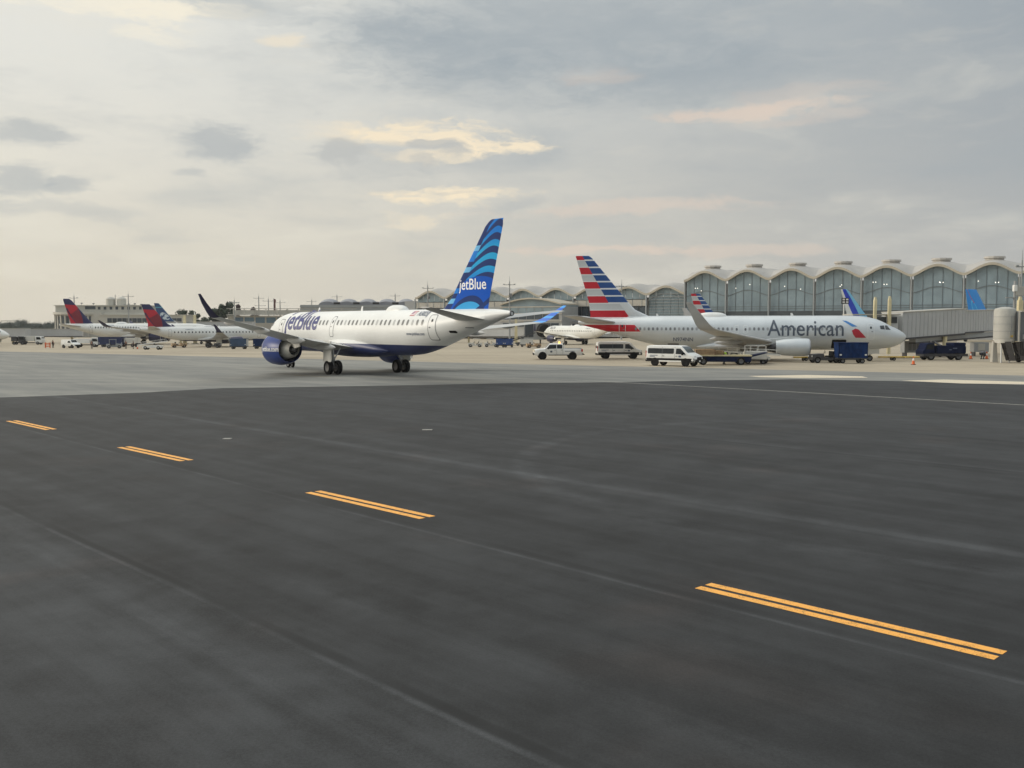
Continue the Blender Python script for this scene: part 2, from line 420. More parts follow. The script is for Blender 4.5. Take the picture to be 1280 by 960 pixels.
# double dashed yellow edge line: each painted bar a piece of the taxiway
DASH = (((867.5, 734.5), (890, 731), (1240, 823.5), (1261.5, 817)), ((382, 616.2), (400, 614), (525.5, 648.7), (543, 646.2)), ((146.7, 560), (162, 558), (226, 576.7), (240.7, 575.5)), ((8.7, 526.5), (19.5, 526), (58, 538), (70, 536.5)))
def bar(name, m, a, c, wd, z, parent, side=0):
    d = (c-a).normalized(); n = Vector((d.y, -d.x)); bb = MB()
    lo_, hi_ = (-wd/2, wd/2) if side == 0 else ((0, wd) if side > 0 else (-wd, 0))
    q = [a+n*lo_, c+n*lo_, c+n*hi_, a+n*hi_]
    bb.add([(p.x, p.y, gz(p.x, p.y)+z) for p in q], [(0, 1, 2, 3)])
    return bb.build(name, m, parent)
for nl, fl, nr, fr in DASH:
    A_, B_, C_, D_ = gpt(*nl), gpt(*nr), gpt(*fl), gpt(*fr)
    mid0 = (A_+C_)/2; mid1 = (B_+D_)/2; d = (mid0-mid1).normalized(); n = Vector((d.y, -d.x))
    h = .235
    for sgn in (-1, 1):
        bar('yellow_dash', ypaint, mid1+n*sgn*(h-.092), mid0+n*sgn*(h-.092), .184, .012, taxi)
bar('edge_line', wpaint, gpt(720, 475.2), gpt(960, 488.3), .16, .012, taxi)
bar('edge_line', wpaint, gpt(960, 488.3), gpt(1280, 506.5), .16, .012, taxi)
bar('edge_line', wpaint, gpt(1280, 506.5), gpt(1700, 530), .16, .012, taxi)
def patch(name, m, q, z, parent):
    bb = MB(); vs = [gpt(*p) for p in q]; bb.add([(p.x, p.y, gz(p.x, p.y)+z) for p in vs], [tuple(range(len(vs)))])
    return bb.build(name, m, parent)
patch('pale_patch', cpale, ((935, 470.2), (1010, 468.8), (1078, 470.6), (1085, 472.4), (1000, 472.6), (950, 471.6)), .013, apron)
patch('pale_patch', cpale, ((1126, 476.0), (1180, 474.6), (1280, 477.4), (1420, 484), (1420, 488), (1280, 480.6), (1200, 479.4)), .013, apron)
for q in ((0, 447.3, 40, 449.2), (0, 457.6, 14, 457.8), (518, 466.3, 548, 467.2), (377, 461.3, 392, 461.5), (400, 464.6, 412, 464.8), (640, 472, 720, 475.2), (700, 461.4, 860, 463.6), (540, 457.6, 640, 459.8)):
    bar('worn_line', fpaint, gpt(q[0], q[1]), gpt(q[2], q[3]), .22, .014, apron)
for q in ((102, 454.2, 176, 452.0), (368, 469.4, 412, 471.2), (172, 443.4, 196, 444.2)):
    bar('worn_yellow_line', opaint, gpt(q[0], q[1]), gpt(q[2], q[3]), .25, .014, apron)
for (px, py, wdt, ln_) in ((284, 549, .3, .30), (534, 537.8, .3, .40)):     # small reflector plates let into the asphalt
    p = gpt(px, py); bb = MB(); bb.box((p.x, p.y, .018), (ln_, wdt, .02)); bb.build('reflector_plate', fpaint, taxi)
# ------------------------------------------------------------------ aircraft
def pchip(xs, ys):
    n = len(xs); h = [xs[i+1]-xs[i] for i in range(n-1)]; d = [(ys[i+1]-ys[i])/h[i] for i in range(n-1)]
    m = [d[0]]+[0 if d[i-1]*d[i] <= 0 else 2*d[i-1]*d[i]/(d[i-1]+d[i]) for i in range(1, n-1)]+[d[-1]]
    def f(x):
        x = min(max(x, xs[0]), xs[-1]); i = 0
        while i < n-2 and x > xs[i+1]: i += 1
        t = (x-xs[i])/h[i]
        return ys[i]*(1+2*t)*(1-t)**2+m[i]*h[i]*t*(1-t)**2+ys[i+1]*t*t*(3-2*t)+m[i+1]*h[i]*t*t*(t-1)
    return f
AF = [(0, 0), (.012, .45), (.05, .75), (.12, .95), (.25, 1.08), (.40, 1.02), (.6, .78), (.8, .45), (1, .02)]
def section(side, x, le, z, chord, tc, cant, SG):
    pts = []; ny, nx = math.cos(cant), -math.sin(cant)*side
    for u, t in AF: pts.append((x*side+nx*t*tc*chord*.5, SG-(le+u*chord), z+ny*t*tc*chord*.5))
    for u, t in reversed(AF[1:]): pts.append((x*side-nx*t*tc*chord*.40, SG-(le+u*chord), z-ny*t*tc*chord*.40))
    return pts
def finsec(z, le, chord, tc, SG):
    pts = [(t*tc*chord*.45, SG-(le+u*chord), z) for u, t in AF]
    return pts+[(-t*tc*chord*.45, SG-(le+u*chord), z) for u, t in reversed(AF[1:])]
def wheel(parent, c, r, wd, name='wheel'):
    b = MB(); prof = [(-wd/2*.8, r*.58), (-wd/2, r*.75), (-wd/2*.85, r*.93), (-wd/2*.4, r), (wd/2*.4, r), (wd/2*.85, r*.93), (wd/2, r*.75), (wd/2*.8, r*.58)]
    b.lathe(prof, (0, 0, 0), 'x', 20); o = b.build(name, rubber, parent, smooth=40); o.location = c
    b = MB(); b.lathe([(-wd*.3, .001), (-wd*.3, r*.5), (-wd*.4, r*.59), (wd*.4, r*.59), (wd*.3, r*.5), (wd*.3, .001)], (0, 0, 0), 'x', 16)
    b.build('rim', rim_m, o, smooth=40); return o
def aircraft(sp, lv, name, label, loc, head, group=None, sides=(-1,), category='airliner'):
    SG = sp['SG']; root = thing(name, label, category, (loc[0], loc[1], gz(*loc)), -head, group)
    fs = sp['fus']; xs = [q[0] for q in fs]
    HW = pchip(xs, [q[1] for q in fs]); ZB = pchip(xs, [q[2] for q in fs]); ZT = pchip(xs, [q[3] for q in fs])
    def sk(side, off=.012):
        def fn(s, z):
            zc = (ZB(s)+ZT(s))/2; hh = (ZT(s)-ZB(s))/2; k = max(-.999, min(.999, (z-zc)/hh)); c = math.sqrt(1-k*k)
            return ((HW(s)*c+off*c)*side, SG-s, z+off*k)
        return fn
    L = xs[-1]; st = [L*(i/80) for i in range(81)]; st = sorted(set([.04, .12, .25, .45, .7, 1.0]+st)); rings = []
    for s in st:
        hw, zb, zt = HW(s), ZB(s), ZT(s); zc, hh = (zb+zt)/2, (zt-zb)/2
        rings.append([(hw*math.cos(2*math.pi*i/40), SG-s, zc+hh*math.sin(2*math.pi*i/40)) for i in range(40)])
    b = MB(); b.loft(rings); body = b.build('fuselage', lv['fus'], root, smooth=50)
    # belly fairing where the wings meet the body
    f0, f1, fw, fb, ft = sp['fair']; rings = []
    for i in range(17):
        t = i/16; e = math.sin(math.pi*t)**.55; s = f0+(f1-f0)*t; zb0 = ZB(s); w_ = HW(s)*.55+(fw-HW(s)*.55)*e; bz = zb0+.25-(zb0+.25-fb)*e; tz = bz+.2+(ft-bz-.2)*e
        zc, hh = (bz+tz)/2, (tz-bz)/2; ring = []
        for k in range(28):
            a = 2*math.pi*k/28; c_, s_ = math.cos(a), math.sin(a); p = .8
            ring.append((w_*math.copysign(abs(c_)**p, c_), SG-s, zc+hh*math.copysign(abs(s_)**p, s_)))
        rings.append(ring)
    b = MB(); b.loft(rings); b.build('wing_fairing', lv.get('fairing', lv['fus']), root, smooth=60)
    # wings
    for side in (-1, 1):
        b = MB(); b.loft([section(side, *q, SG) for q in sp['wing']]); wg = b.build('wing', lv.get('wing', offwhite), root, smooth=40)
        b = MB(); b.loft([section(side, *q, SG) for q in sp['winglet']]); b.build('winglet', lv['winglet'], wg, smooth=40)
        for (x, s0, z, ln_, r) in sp['fairings']:
            rr = [(0, .02), (.12, .5), (.3, .9), (.5, 1), (.7, .8), (.88, .45), (1, .03)]
            b = MB(); b.loft([[(x*side+.62*r*k*math.cos(2*math.pi*i/14), SG-(s0+u*ln_), z+r*k*math.sin(2*math.pi*i/14)+.25*r*(.5-u)) for i in range(14)] for u, k in rr])
            b.build('flap_fairing', lv.get('flapf', lv.get('wing', offwhite)), wg, smooth=60)
        b = MB()                                          # flap edge along the trailing side
        q0, q1 = sp['wing'][1], sp['wing'][2]
        # engine
        ex, es, ez, el_, er = sp['eng']
        E0 = thing('engine', None, None); E0.parent = root; E0.location = (ex*side, SG-es, ez)
        pr = [(-.55, .80), (-.3, .80), (-.08, .83), (0, .90), (-.10, .965), (-.35, 1.0), (-el_*.45, 1.02), (-el_*.75, .95), (-el_, .80), (-el_*.985, .765), (-el_*.7, .80), (-.55, .80)]
        b = MB(); b.lathe([(a, q*er) for a, q in pr], n=40, flat=sp.get('flat')); b.build('nacelle', lv['nac'], E0, smooth=45)
        b = MB(); b.lathe([(-.02, .88*er), (.012, .90*er), (-.10, .970*er), (-.115, .966*er)], n=40, flat=sp.get('flat')); b.build('inlet_lip', steel, E0, smooth=45)
        b = MB(); b.lathe([(-.5, .79*er), (-.55, .25*er), (-.25, .12*er), (-.12, .001)], n=30); b.build('fan', darksteel, E0, smooth=40)
        k = sp.get('core', 1.0)
        b = MB(); b.lathe([(-el_*.55, .70*er), (-el_*.8, .62*er), (-el_-.30*k, .50*er), (-el_-.75*k, .36*er), (-el_-.72*k, .33*er), (-el_-.2, .30*er)], n=28); b.build('exhaust_cowl', lv.get('core', steel), E0, smooth=40)
        b = MB(); b.lathe([(-el_-.3*k, .24*er), (-el_-.75*k, .22*er), (-el_-1.2*k, .08*er), (-el_-1.28*k, .001)], n=20); b.build('exhaust_plug', darksteel, E0, smooth=40)
        py = sp['pyl']; rings = []
        for (s, zlo, zhi, hw) in py: rings.append([(hw, es-s, zlo-ez), (hw, es-s, zhi-ez), (0, es-s, zhi-ez+.04), (-hw, es-s, zhi-ez), (-hw, es-s, zlo-ez), (0, es-s, zlo-ez-.05)])
        b = MB(); b.loft(rings); b.build('pylon', lv.get('pylon', offwhite), E0, smooth=30)
        if lv.get('nactext') and side in sides:
            tx, sz, col_, s0 = lv['nactext']
            rf = pchip([0, .10, .35, el_*.45, el_*.75, el_], [.9*er, .965*er, er, 1.02*er, .95*er, .8*er])
            def nf(a, bz, side=side): r_ = rf(a)+.015; return (math.sqrt(max(r_*r_-bz*bz, .01))*side, -a, bz)
            vf = text_polys(tx, sz, .012); vf = ([((s0+v[0]) if side < 0 else (s0-v[0]), v[1]-.18) for v in vf[0]], vf[1])
            decal('lettering', vf, col_, E0, nf, (.2, .12))
        # tailplane
        if True:
            b = MB(); b.loft([section(side, *q, SG) for q in sp['stab']]); b.build('tailplane', lv.get('stab', offwhite), root, smooth=40)
        # main gear
        tx_ = sp['track']/2; g = thing('main_gear', None, None); g.parent = root; g.location = (tx_*side, 0, 0)
        wr = sp['wr']; b = MB(); b.cyl((0, 0, wr), (0, .05, sp['gz']), .11, .14, 10); b.cyl((-.45, 0, wr), (.45, 0, wr), .07, n=8)
        b.cyl((0, 0, wr+.5), (-side*.9, 0, sp['gz']), .06, n=8); b.cyl((0, 0, wr+.25), (0, -.28, wr+.7), .045, n=6); b.cyl((0, -.28, wr+.7), (0, -.05, wr+1.0), .045, n=6)
        b.build('gear_strut', steel, g, smooth=40)
        for dx_ in (-.42, .42): wheel(g, (dx_*sp.get('wsp', 1), 0, wr), wr, wr*.72)
        b = MB(); b.box((side*.55, 0, sp['gz']-.65), (.07, 1.35, 1.75), rx=0); b.build('gear_door', lv.get('geardoor', offwhite), g, bevel=.02)
    g = thing('nose_gear', None, None); g.parent = root; nwr = sp['nwr']; g.location = (0, sp['wb'], 0)
    b = MB(); b.cyl((0, 0, nwr), (0, -.1, ZB(SG-sp['wb'])+.3), .08, .1, 10); b.cyl((-.26, 0, nwr), (.26, 0, nwr), .05, n=8); b.cyl((0, 0, nwr+.3), (0, 1.0, ZB(SG-sp['wb'])+.2), .045, n=6)
    b.build('gear_strut', steel, g, smooth=40)
    for dx_ in (-.22, .22): wheel(g, (dx_, 0, nwr), nwr, nwr*.55)
    for dx_ in (-.42, .42):
        b = MB(); b.box((dx_, .3, ZB(SG-sp['wb'])-.18), (.04, 1.4, .6)); b.build('gear_door', lv.get('geardoor', offwhite), g)
    # fin
    b = MB(); b.loft([finsec(*q, SG) for q in sp['fin']]); fin = b.build('tail_fin', lv['fin'], root, smooth=40)
    # tail cone exhaust
    e = sp['apu']; b = MB(); b.lathe([(SG-L+.05, e*.9), (SG-L-.05, e*.8), (SG-L-.03, e*.6), (SG-L+.3, e*.5)], (0, 0, (ZB(L)+ZT(L))/2), 'y', 16); b.build('exhaust_outlet', darksteel, root, smooth=40)
    # windows and doors on the sides in view
    wz, ww, wh, s0, s1, pitch, skip = sp['win']
    for side in sides:
        s = s0; n_ = 0; me = {}
        while s < s1:
            if not any(a < s < c for a, c in skip):
                o = decal('window', poly2(rrect(s-ww/2, s+ww/2, wz-wh/2, wz+wh/2, ww*.42)), lv.get('winm', vglass) if n_ % 4 else lv.get('shade', vglass), root, sk(side, .010), (.3, .12))
            s += pitch; n_ += 1
        for (d0, d1, dz0, dz1, kind) in sp['doors']:
            o = rrect(d0, d1, dz0, dz1, .16, 4); i = rrect(d0+.05, d1-.05, dz0+.05, dz1-.05, .13, 4)
            dr = decal('door', poly2(i), lv.get('doorm', lv['fus']), root, sk(side, .012), (.4, .15))
            decal('door_seal', ring2(o, i), lv.get('seal', midgrey), dr, sk(side, .014), (.4, .15))
            if kind: 
                decal('door_window', poly2(rrect((d0+d1)/2-.11, (d0+d1)/2+.11, dz1-.62, dz1-.34, .1)), darkglass, dr, sk(side, .02), (.3, .12))
                decal('door_handle', poly2(rrect(d0+.14, d0+.34, (dz0+dz1)/2-.05, (dz0+dz1)/2+.04, .03)), midgrey, dr, sk(side, .02), (.3, .12))
        for (tx, sz, s_, z_, m_, off_, sh, *xs_) in lv.get('text', ()):
            kx = xs_[0] if xs_ else 1.0
            vf = text_polys(tx, sz, off_, sh); vf = ([(s_+v[0]*kx if side < 0 else s_-v[0]*kx, z_+v[1]) for v in vf[0]], vf[1])
            decal('lettering', vf, m_, root, sk(side, .016), (.3, .13))
        for (nm, pl, m_) in lv.get('marks', ()): decal(nm, poly2(pl), m_, root, sk(side, .016), (.3, .13))
        for pl in sp['cockpit']: decal('cockpit_window', poly2(pl), darkglass, root, sk(side, .012), (.15, .1))
        for (tx, sz, s_, z_, m_) in lv.get('fintext', ()):
            fq = sp['fin']
            def ff(s, z, side=side):
                j = 0
                while j < len(fq)-2 and z > fq[j+1][0]: j += 1
                t = (z-fq[j][0])/(fq[j+1][0]-fq[j][0]); le, ch, tc_ = [fq[j][k]+(fq[j+1][k]-fq[j][k])*t for k in (1, 2, 3)]
                u = min(1, max(0, (s-le)/ch)); k = 0
                while k < len(AF)-2 and u > AF[k+1][0]: k += 1
                th = AF[k][1]+(AF[k+1][1]-AF[k][1])*(u-AF[k][0])/(AF[k+1][0]-AF[k][0])
                return ((th*tc_*ch*.45+.02)*side, SG-s, z)
            vf = text_polys(tx, sz, .012); vf = ([(s_+v[0] if side < 0 else s_-v[0], z_+v[1]) for v in vf[0]], vf[1])
            decal('fin_lettering', vf, m_, root, ff, (.25, .2))
    for (s, h, ch, up) in sp.get('blades', ()):
        b = MB(); z0 = ZT(s)-.03 if up else ZB(s)+.03; sg = 1 if up else -1
        b.add([(-.03, SG-s, z0), (.03, SG-s, z0), (.03, SG-s-ch, z0), (-.03, SG-s-ch, z0), (-.012, SG-s-ch*.5, z0+sg*h), (.012, SG-s-ch*.5, z0+sg*h), (.012, SG-s-ch*1.1, z0+sg*h), (-.012, SG-s-ch*1.1, z0+sg*h)], [(0, 1, 2, 3), (4, 5, 6, 7), (0, 1, 5, 4), (1, 2, 6, 5), (2, 3, 7, 6), (3, 0, 4, 7)])
        b.build('antenna', lv.get('ant', white), root)
    for (s, ln_, h, wd) in sp.get('radome', ()):
        b = MB(); rings = []
        for i in range(13):
            t = i/12; k = max(.02, (1-abs(2*t-1)**3)**.6); z0 = ZT(s+ln_*t)-.12
            rings.append([(wd*k*math.cos(math.pi*j/9), SG-(s+ln_*t), z0+(h+.12)*k*math.sin(math.pi*j/9)) for j in range(10)])
        b.loft(rings); b.build('satellite_radome', lv.get('ant', white), root, smooth=60)
    for nm, fn_ in lv.get('extra', ()): fn_(root, sk, SG, nm)
    return root
def scale_spec(q): return q
A220 = dict(SG=18.74, wb=15.14, track=6.73, wr=.60, nwr=.36, gz=2.6, apu=.22,
    fus=[(0, .02, 2.98, 3.02), (.15, .45, 2.5, 3.45), (.5, .78, 2.22, 3.85), (1.2, 1.14, 1.98, 4.42), (2.2, 1.43, 1.83, 4.95), (3.4, 1.62, 1.76, 5.25), (5, 1.73, 1.73, 5.42), (7, 1.75, 1.73, 5.45), (24.5, 1.75, 1.73, 5.45), (27, 1.72, 1.86, 5.45), (29.5, 1.58, 2.35, 5.45), (32, 1.28, 3.05, 5.44), (34.5, .92, 3.78, 5.42), (36.8, .56, 4.42, 5.37), (38.0, .34, 4.74, 5.28), (38.7, .22, 4.90, 5.20)],
    fair=(10.6, 24.0, 1.95, 1.42, 3.3),
    wing=[(1.2, 11.9, 2.25, 7.6, .13, 0), (1.9, 12.4, 2.3, 7.0, .13, 0), (5.6, 14.5, 2.85, 4.95, .115, 0), (11, 17.9, 3.95, 3.15, .11, 0), (15.3, 22.4, 4.6, 1.65, .10, .08)],
    winglet=[(15.25, 22.37, 4.6, 1.65, .10, .08), (15.55, 22.65, 4.70, 1.55, .10, .4), (15.9, 23.1, 4.95, 1.35, .09, .7), (16.6, 23.95, 5.6, .95, .09, .75), (17.15, 24.75, 6.2, .5, .08, .75)],
    fairings=[(4.0, 16.6, 2.35, 3.8, .33), (7.0, 17.3, 2.92, 3.6, .34), (10.4, 18.6, 3.65, 3.2, .29), (13.4, 20.0, 4.22, 2.2, .2)],
    eng=(5.75, 12.6, 2.06, 2.95, 1.37), core=1.0,
    pyl=[(12.2, 2.80, 2.95, .10), (13.0, 2.6, 3.12, .2), (14.4, 2.25, 3.06, .24), (15.8, 2.0, 2.86, .2), (17.4, 2.35, 2.66, .05)],
    stab=[(.6, 33.0, 4.62, 3.3, .10, 0), (1.2, 33.3, 4.70, 3.1, .10, 0), (6.05, 36.3, 5.35, 1.25, .09, 0)],
    fin=[(5.05, 29.9, 6.3, .10), (5.45, 30.4, 5.55, .10), (6.2, 31.35, 4.75, .10), (11.35, 35.55, 2.05, .09), (11.65, 35.95, 1.65, .07), (11.8, 36.25, 1.40, .04)],
    win=(4.40, .27, .45, 9.6, 30.2, .665, ((14.9, 15.9),)),
    doors=[(4.6, 5.5, 2.75, 4.75, 1), (15.0, 15.7, 3.15, 4.95, 1), (30.3, 31.2, 3.05, 5.0, 1)],
    cockpit=[[(1.15, 3.85), (1.75, 4.05), (1.75, 4.5), (1.3, 4.3)], [(1.9, 4.05), (2.5, 4.1), (2.6, 4.4), (1.9, 4.5)]],
    blades=[(9.5, .42, .35, 1), (17.5, .42, .35, 1), (12.5, .3, .3, 0), (16, .3, .3, 0), (25.5, .3, .3, 0)], radome=[(22.0, 3.1, .42, .55)])
B737 = dict(SG=19.6, wb=15.6, track=5.72, wr=.56, nwr=.34, gz=1.9, apu=.25, flat=.86,
    fus=[(0, .02, 2.78, 2.82), (.12, .3, 2.48, 3.08), (.45, .62, 2.15, 3.38), (1.1, 1.02, 1.78, 3.78), (1.9, 1.32, 1.55, 4.15), (2.6, 1.52, 1.45, 4.55), (3.6, 1.70, 1.36, 4.95), (5.2, 1.84, 1.29, 5.22), (7, 1.88, 1.27, 5.28), (24, 1.88, 1.27, 5.28), (27, 1.82, 1.5, 5.28), (30, 1.55, 2.1, 5.26), (33, 1.1, 2.95, 5.2), (35.5, .7, 3.65, 5.05), (37.3, .4, 4.1, 4.85), (38.0, .25, 4.3, 4.7)],
    fair=(12.2, 24.0, 2.0, 1.02, 2.7),
    wing=[(1.2, 13.0, 1.85, 8.0, .13, 0), (1.9, 13.5, 1.92, 7.3, .13, 0), (5.2, 15.6, 2.3, 4.9, .12, 0), (10.5, 18.7, 2.95, 3.3, .11, 0), (16.6, 22.1, 3.7, 1.75, .10, .05)],
    winglet=[(16.55, 22.08, 3.7, 1.75, .10, .05), (17.05, 22.5, 3.85, 1.6, .10, .5), (17.4, 23.0, 4.3, 1.4, .09, 1.1), (17.65, 23.9, 5.4, 1.0, .09, 1.35), (17.9, 24.8, 6.5, .6, .08, 1.4)],
    fairings=[(3.6, 18.6, 1.75, 3.4, .32), (7.6, 18.9, 2.25, 3.2, .34), (11.2, 20.2, 2.72, 2.6, .28)],
    eng=(4.83, 11.4, 1.62, 3.75, 1.06), core=.8,
    pyl=[(12.4, 2.55, 2.75, .12), (13.5, 2.4, 2.82, .22), (15.2, 2.05, 2.66, .25), (17, 1.8, 2.45, .2), (18.4, 2.0, 2.3, .05)],
    stab=[(.5, 33.2, 4.45, 4.0, .10, 0), (1.0, 33.5, 4.5, 3.7, .10, 0), (7.15, 37.6, 5.25, 1.55, .09, 0)],
    fin=[(4.9, 28.0, 8.7, .05), (5.3, 29.6, 6.9, .07), (6.0, 31.1, 5.5, .10), (6.9, 31.95, 4.75, .10), (12.2, 36.3, 1.95, .10), (12.45, 36.6, 1.75, .07), (12.55, 36.8, 1.5, .04)],
    win=(3.72, .25, .36, 7.6, 31.0, .508, ((17.9, 19.6),)),
    doors=[(3.85, 4.6, 2.5, 4.35, 1), (18.0, 18.5, 3.2, 4.15, 1), (19.0, 19.5, 3.2, 4.15, 1), (32.2, 33.0, 2.75, 4.55, 1)],
    cockpit=[[(1.95, 3.62), (2.55, 3.66), (2.6, 4.14), (2.3, 4.12)], [(2.65, 3.66), (3.15, 3.72), (3.2, 4.1), (2.7, 4.14)]],
    blades=[(12.6, .35, .35, 1), (28.3, .3, .3, 1)], radome=[(20.2, 3.6, .42, .6)])
E175 = dict(SG=14.6, wb=11.4, track=5.94, wr=.5, nwr=.32, gz=1.9, apu=.2,
    fus=[(0, .02, 2.55, 2.6), (.12, .32, 2.28, 2.85), (.5, .62, 2.0, 3.15), (1.2, .98, 1.72, 3.6), (2.0, 1.2, 1.55, 4.05), (3.2, 1.4, 1.42, 4.5), (4.8, 1.5, 1.37, 4.71), (20.5, 1.5, 1.37, 4.72), (23, 1.42, 1.6, 4.72), (25.5, 1.18, 2.15, 4.7), (28, .8, 2.9, 4.62), (30, .45, 3.5, 4.5), (31.2, .22, 3.85, 4.35)],
    fair=(9.2, 19.0, 1.65, 1.1, 2.7),
    wing=[(1.0, 10.6, 1.9, 5.8, .13, 0), (1.55, 10.9, 1.95, 5.3, .13, 0), (4.6, 12.7, 2.3, 3.6, .12, 0), (9, 15.1, 2.85, 2.4, .11, 0), (13.0, 17.2, 3.4, 1.35, .10, .05)],
    winglet=[(12.95, 17.18, 3.4, 1.35, .1, .05), (13.4, 17.5, 3.5, 1.2, .1, .5), (13.75, 18.0, 3.9, 1.0, .09, 1.0), (14.1, 18.8, 4.7, .7, .09, 1.2), (14.3, 19.4, 5.2, .4, .08, 1.25)],
    fairings=[(3.5, 14.6, 1.85, 2.6, .24), (6.5, 15.1, 2.25, 2.3, .22), (9.5, 16.2, 2.65, 1.9, .2)],
    eng=(4.2, 9.3, 1.5, 2.9, .88), core=.7,
    pyl=[(10.2, 2.2, 2.35, .08), (11, 2.05, 2.45, .16), (12.5, 1.8, 2.35, .18), (14, 1.75, 2.1, .05)],
    stab=[(.5, 26.8, 4.1, 3.0, .10, 0), (.9, 27.0, 4.15, 2.8, .10, 0), (5.0, 29.6, 4.75, 1.3, .09, 0)],
    fin=[(4.4, 22.6, 7.0, .05), (4.75, 24.0, 5.5, .08), (5.4, 25.2, 4.3, .10), (9.5, 28.8, 2.0, .10), (9.73, 29.05, 1.75, .05)],
    win=(3.42, .27, .38, 5.6, 24.2, .80, ()),
    doors=[(3.6, 4.35, 2.1, 3.95, 0), (24.6, 25.3, 2.4, 4.1, 0)],
    cockpit=[[(1.55, 3.3), (2.1, 3.35), (2.3, 3.8), (1.85, 3.75)]],
    blades=[(8, .3, .3, 1), (13, .3, .3, 1)], radome=[(14.6, 2.4, .3, .5)])
def fin_uv(t, y, z, SG, q0, q1):
    """chordwise u (0 leading, 1 trailing edge) and height v of a fin point"""
    v = (z-q0[0])/(q1[0]-q0[0]); le = v*(q1[1]-q0[1])+q0[1]; ch = v*(q1[2]-q0[2])+q0[2]
    return ((y*-1+SG)-le)/ch, v
# airline 1: blue waves on the fin, white body, dark blue belly
JB_NAVY, JB_AZ, JB_CY, JB_BR = s2l(30, 56, 112), s2l(10, 122, 212), s2l(36, 168, 222), s2l(0, 84, 186)
def jb_fin(t, x, y, z):
    u, v = fin_uv(t, y, z, A220['SG'], (5.45, 30.65, 5.4), (11.8, 36.05, 1.6))
    bump = ((u-.78)/.60).sq().inv()*.17
    ph = (v-bump-.02)/.146
    fr = ph.mod(1.0)
    mid = (v-.58).abs().step(.30, .05)
    light = mixc(t, mid, JB_AZ, JB_CY)
    c = mixc(t, fr.lt(.52), light, JB_NAVY)
    # checker strip up the leading edge
    sq_ = (v/.060).floor(); h = ((sq_*12.9898).op('SINE')*43758.5).mod(1.0)
    strip_ = mixc(t, h.gt(.45), s2l(22, 50, 108), s2l(26, 120, 205)); strip_ = mixc(t, h.gt(.82), strip_, s2l(110, 180, 225))
    c = mixc(t, u.lt(.24), c, strip_)
    # lower third: plain bright field for the name, then arches
    e1 = (((u-.62)/.50).sq()+((v-.235)/.135).sq())
    c = mixc(t, e1.lt(1.0)*u.gt(.16), c, JB_BR)
    low = v.lt(.20)
    a1 = (((u-.56)/.34).sq()+((v+.02)/.17).sq())
    c2 = mixc(t, a1.lt(1.0), JB_BR, JB_NAVY); c2 = mixc(t, (((u-.56)/.30).sq()+((v+.05)/.13).sq()).lt(1.0), c2, s2l(60, 165, 225))
    a2 = (u-.86)*.55-(v-.03)
    c2 = mixc(t, (a2.abs().lt(.035))*u.gt(.7), c2, JB_NAVY)
    c2 = mixc(t, u.lt(.17), c2, strip_)
    c = mixc(t, low, c, c2)
    return c
jb_fin_m = nodemat('wave_tail_paint', jb_fin, .6)
jb_fin_m.node_tree.nodes['Principled BSDF'].inputs['Specular IOR Level'].default_value = .12
def jb_body(t, x, y, z):
    n = noise(t, comb(t, x*.6, y*.35, z*.8), 1.0, 4)
    wcol = mixc(t, n.step(.3, .7), (.78, .78, .75), (.84, .84, .81))
    pl = ((y+50).mod(3.4)-1.7).abs().step(.022, .008)*.18
    wcol = mixc(t, pl, wcol, (.45, .45, .45))
    return mixc(t, z.lt(2.62), wcol, (.010, .022, .105))
jb_body_m = nodemat('white_over_navy_paint', jb_body, .42)
jb_blue = mat('engine_blue_paint', (.014, .040, .20), .38, var=.08, spec=.35)
jb_wl = nodemat('winglet_blue_paint', lambda t, x, y, z: mixc(t, ((z*2.1).mod(1.0)).gt(.6), s2l(25, 100, 205), s2l(60, 160, 235)), .3)
jb_wl2 = mat('winglet_navy_paint', s2l(34, 33, 70), .6, spec=.15)
purple = mat('indigo_lettering', s2l(50, 56, 120), .35)
whitel = mat('white_lettering', (.85, .85, .85), .35)
greyl = mat('grey_lettering', s2l(95, 105, 125), .4)
flagred = mat('flag_red', (.5, .03, .04), .4); flagblue = mat('flag_blue', (.03, .06, .3), .4)
wing_grey = mat('wing_grey_paint', (.50, .50, .48), .42, var=.08, scale=.5)
shade_m = mat('lowered_window_shade', (.50, .50, .48), .4)
def flag_marks(s, z, k):
    out = [('flag', rrect(s, s+.75*k, z, z+.42*k, .01), whitel)]
    for i in range(4): out.append(('flag_stripe', [(s, z+i*.12*k), (s+.75*k, z+i*.12*k), (s+.75*k, z+i*.12*k+.06*k), (s, z+i*.12*k+.06*k)], flagred))
    out.append(('flag_canton', [(s, z+.2*k), (s+.3*k, z+.2*k), (s+.3*k, z+.42*k), (s, z+.42*k)], flagblue)); return out
JB = dict(fus=jb_body_m, fin=jb_fin_m, winglet=jb_wl, nac=jb_blue, wing=wing_grey, pylon=offwhite, core=mat('cowl_pale_metal', (.50, .49, .45), .5), stab=wing_grey, shade=shade_m, winm=mat('cabin_window_grey', (.19, .19, .18), .3), seal=mat('door_seal_grey', (.14, .14, .15), .5),
    text=[('jetBlue', 2.55, 5.9, 3.80, purple, .05, 0, .93), ('N3023J', .50, 28.3, 4.92, greyl, .008, .15), ('www.jetblue.com', .32, 27.6, 3.42, greyl, .004, 0)],
    fintext=[('jetBlue', 1.14, 32.62, 6.85, whitel)], nactext=('jetblue.com', .56, whitel, .38), marks=flag_marks(27.3, 4.92, .9)+[('outflow_vent', rrect(32.5, 33.2, 3.62, 3.80, .08), black), ('tail_panel', rrect(34.2, 34.9, 4.0, 4.06, .02), midgrey)])
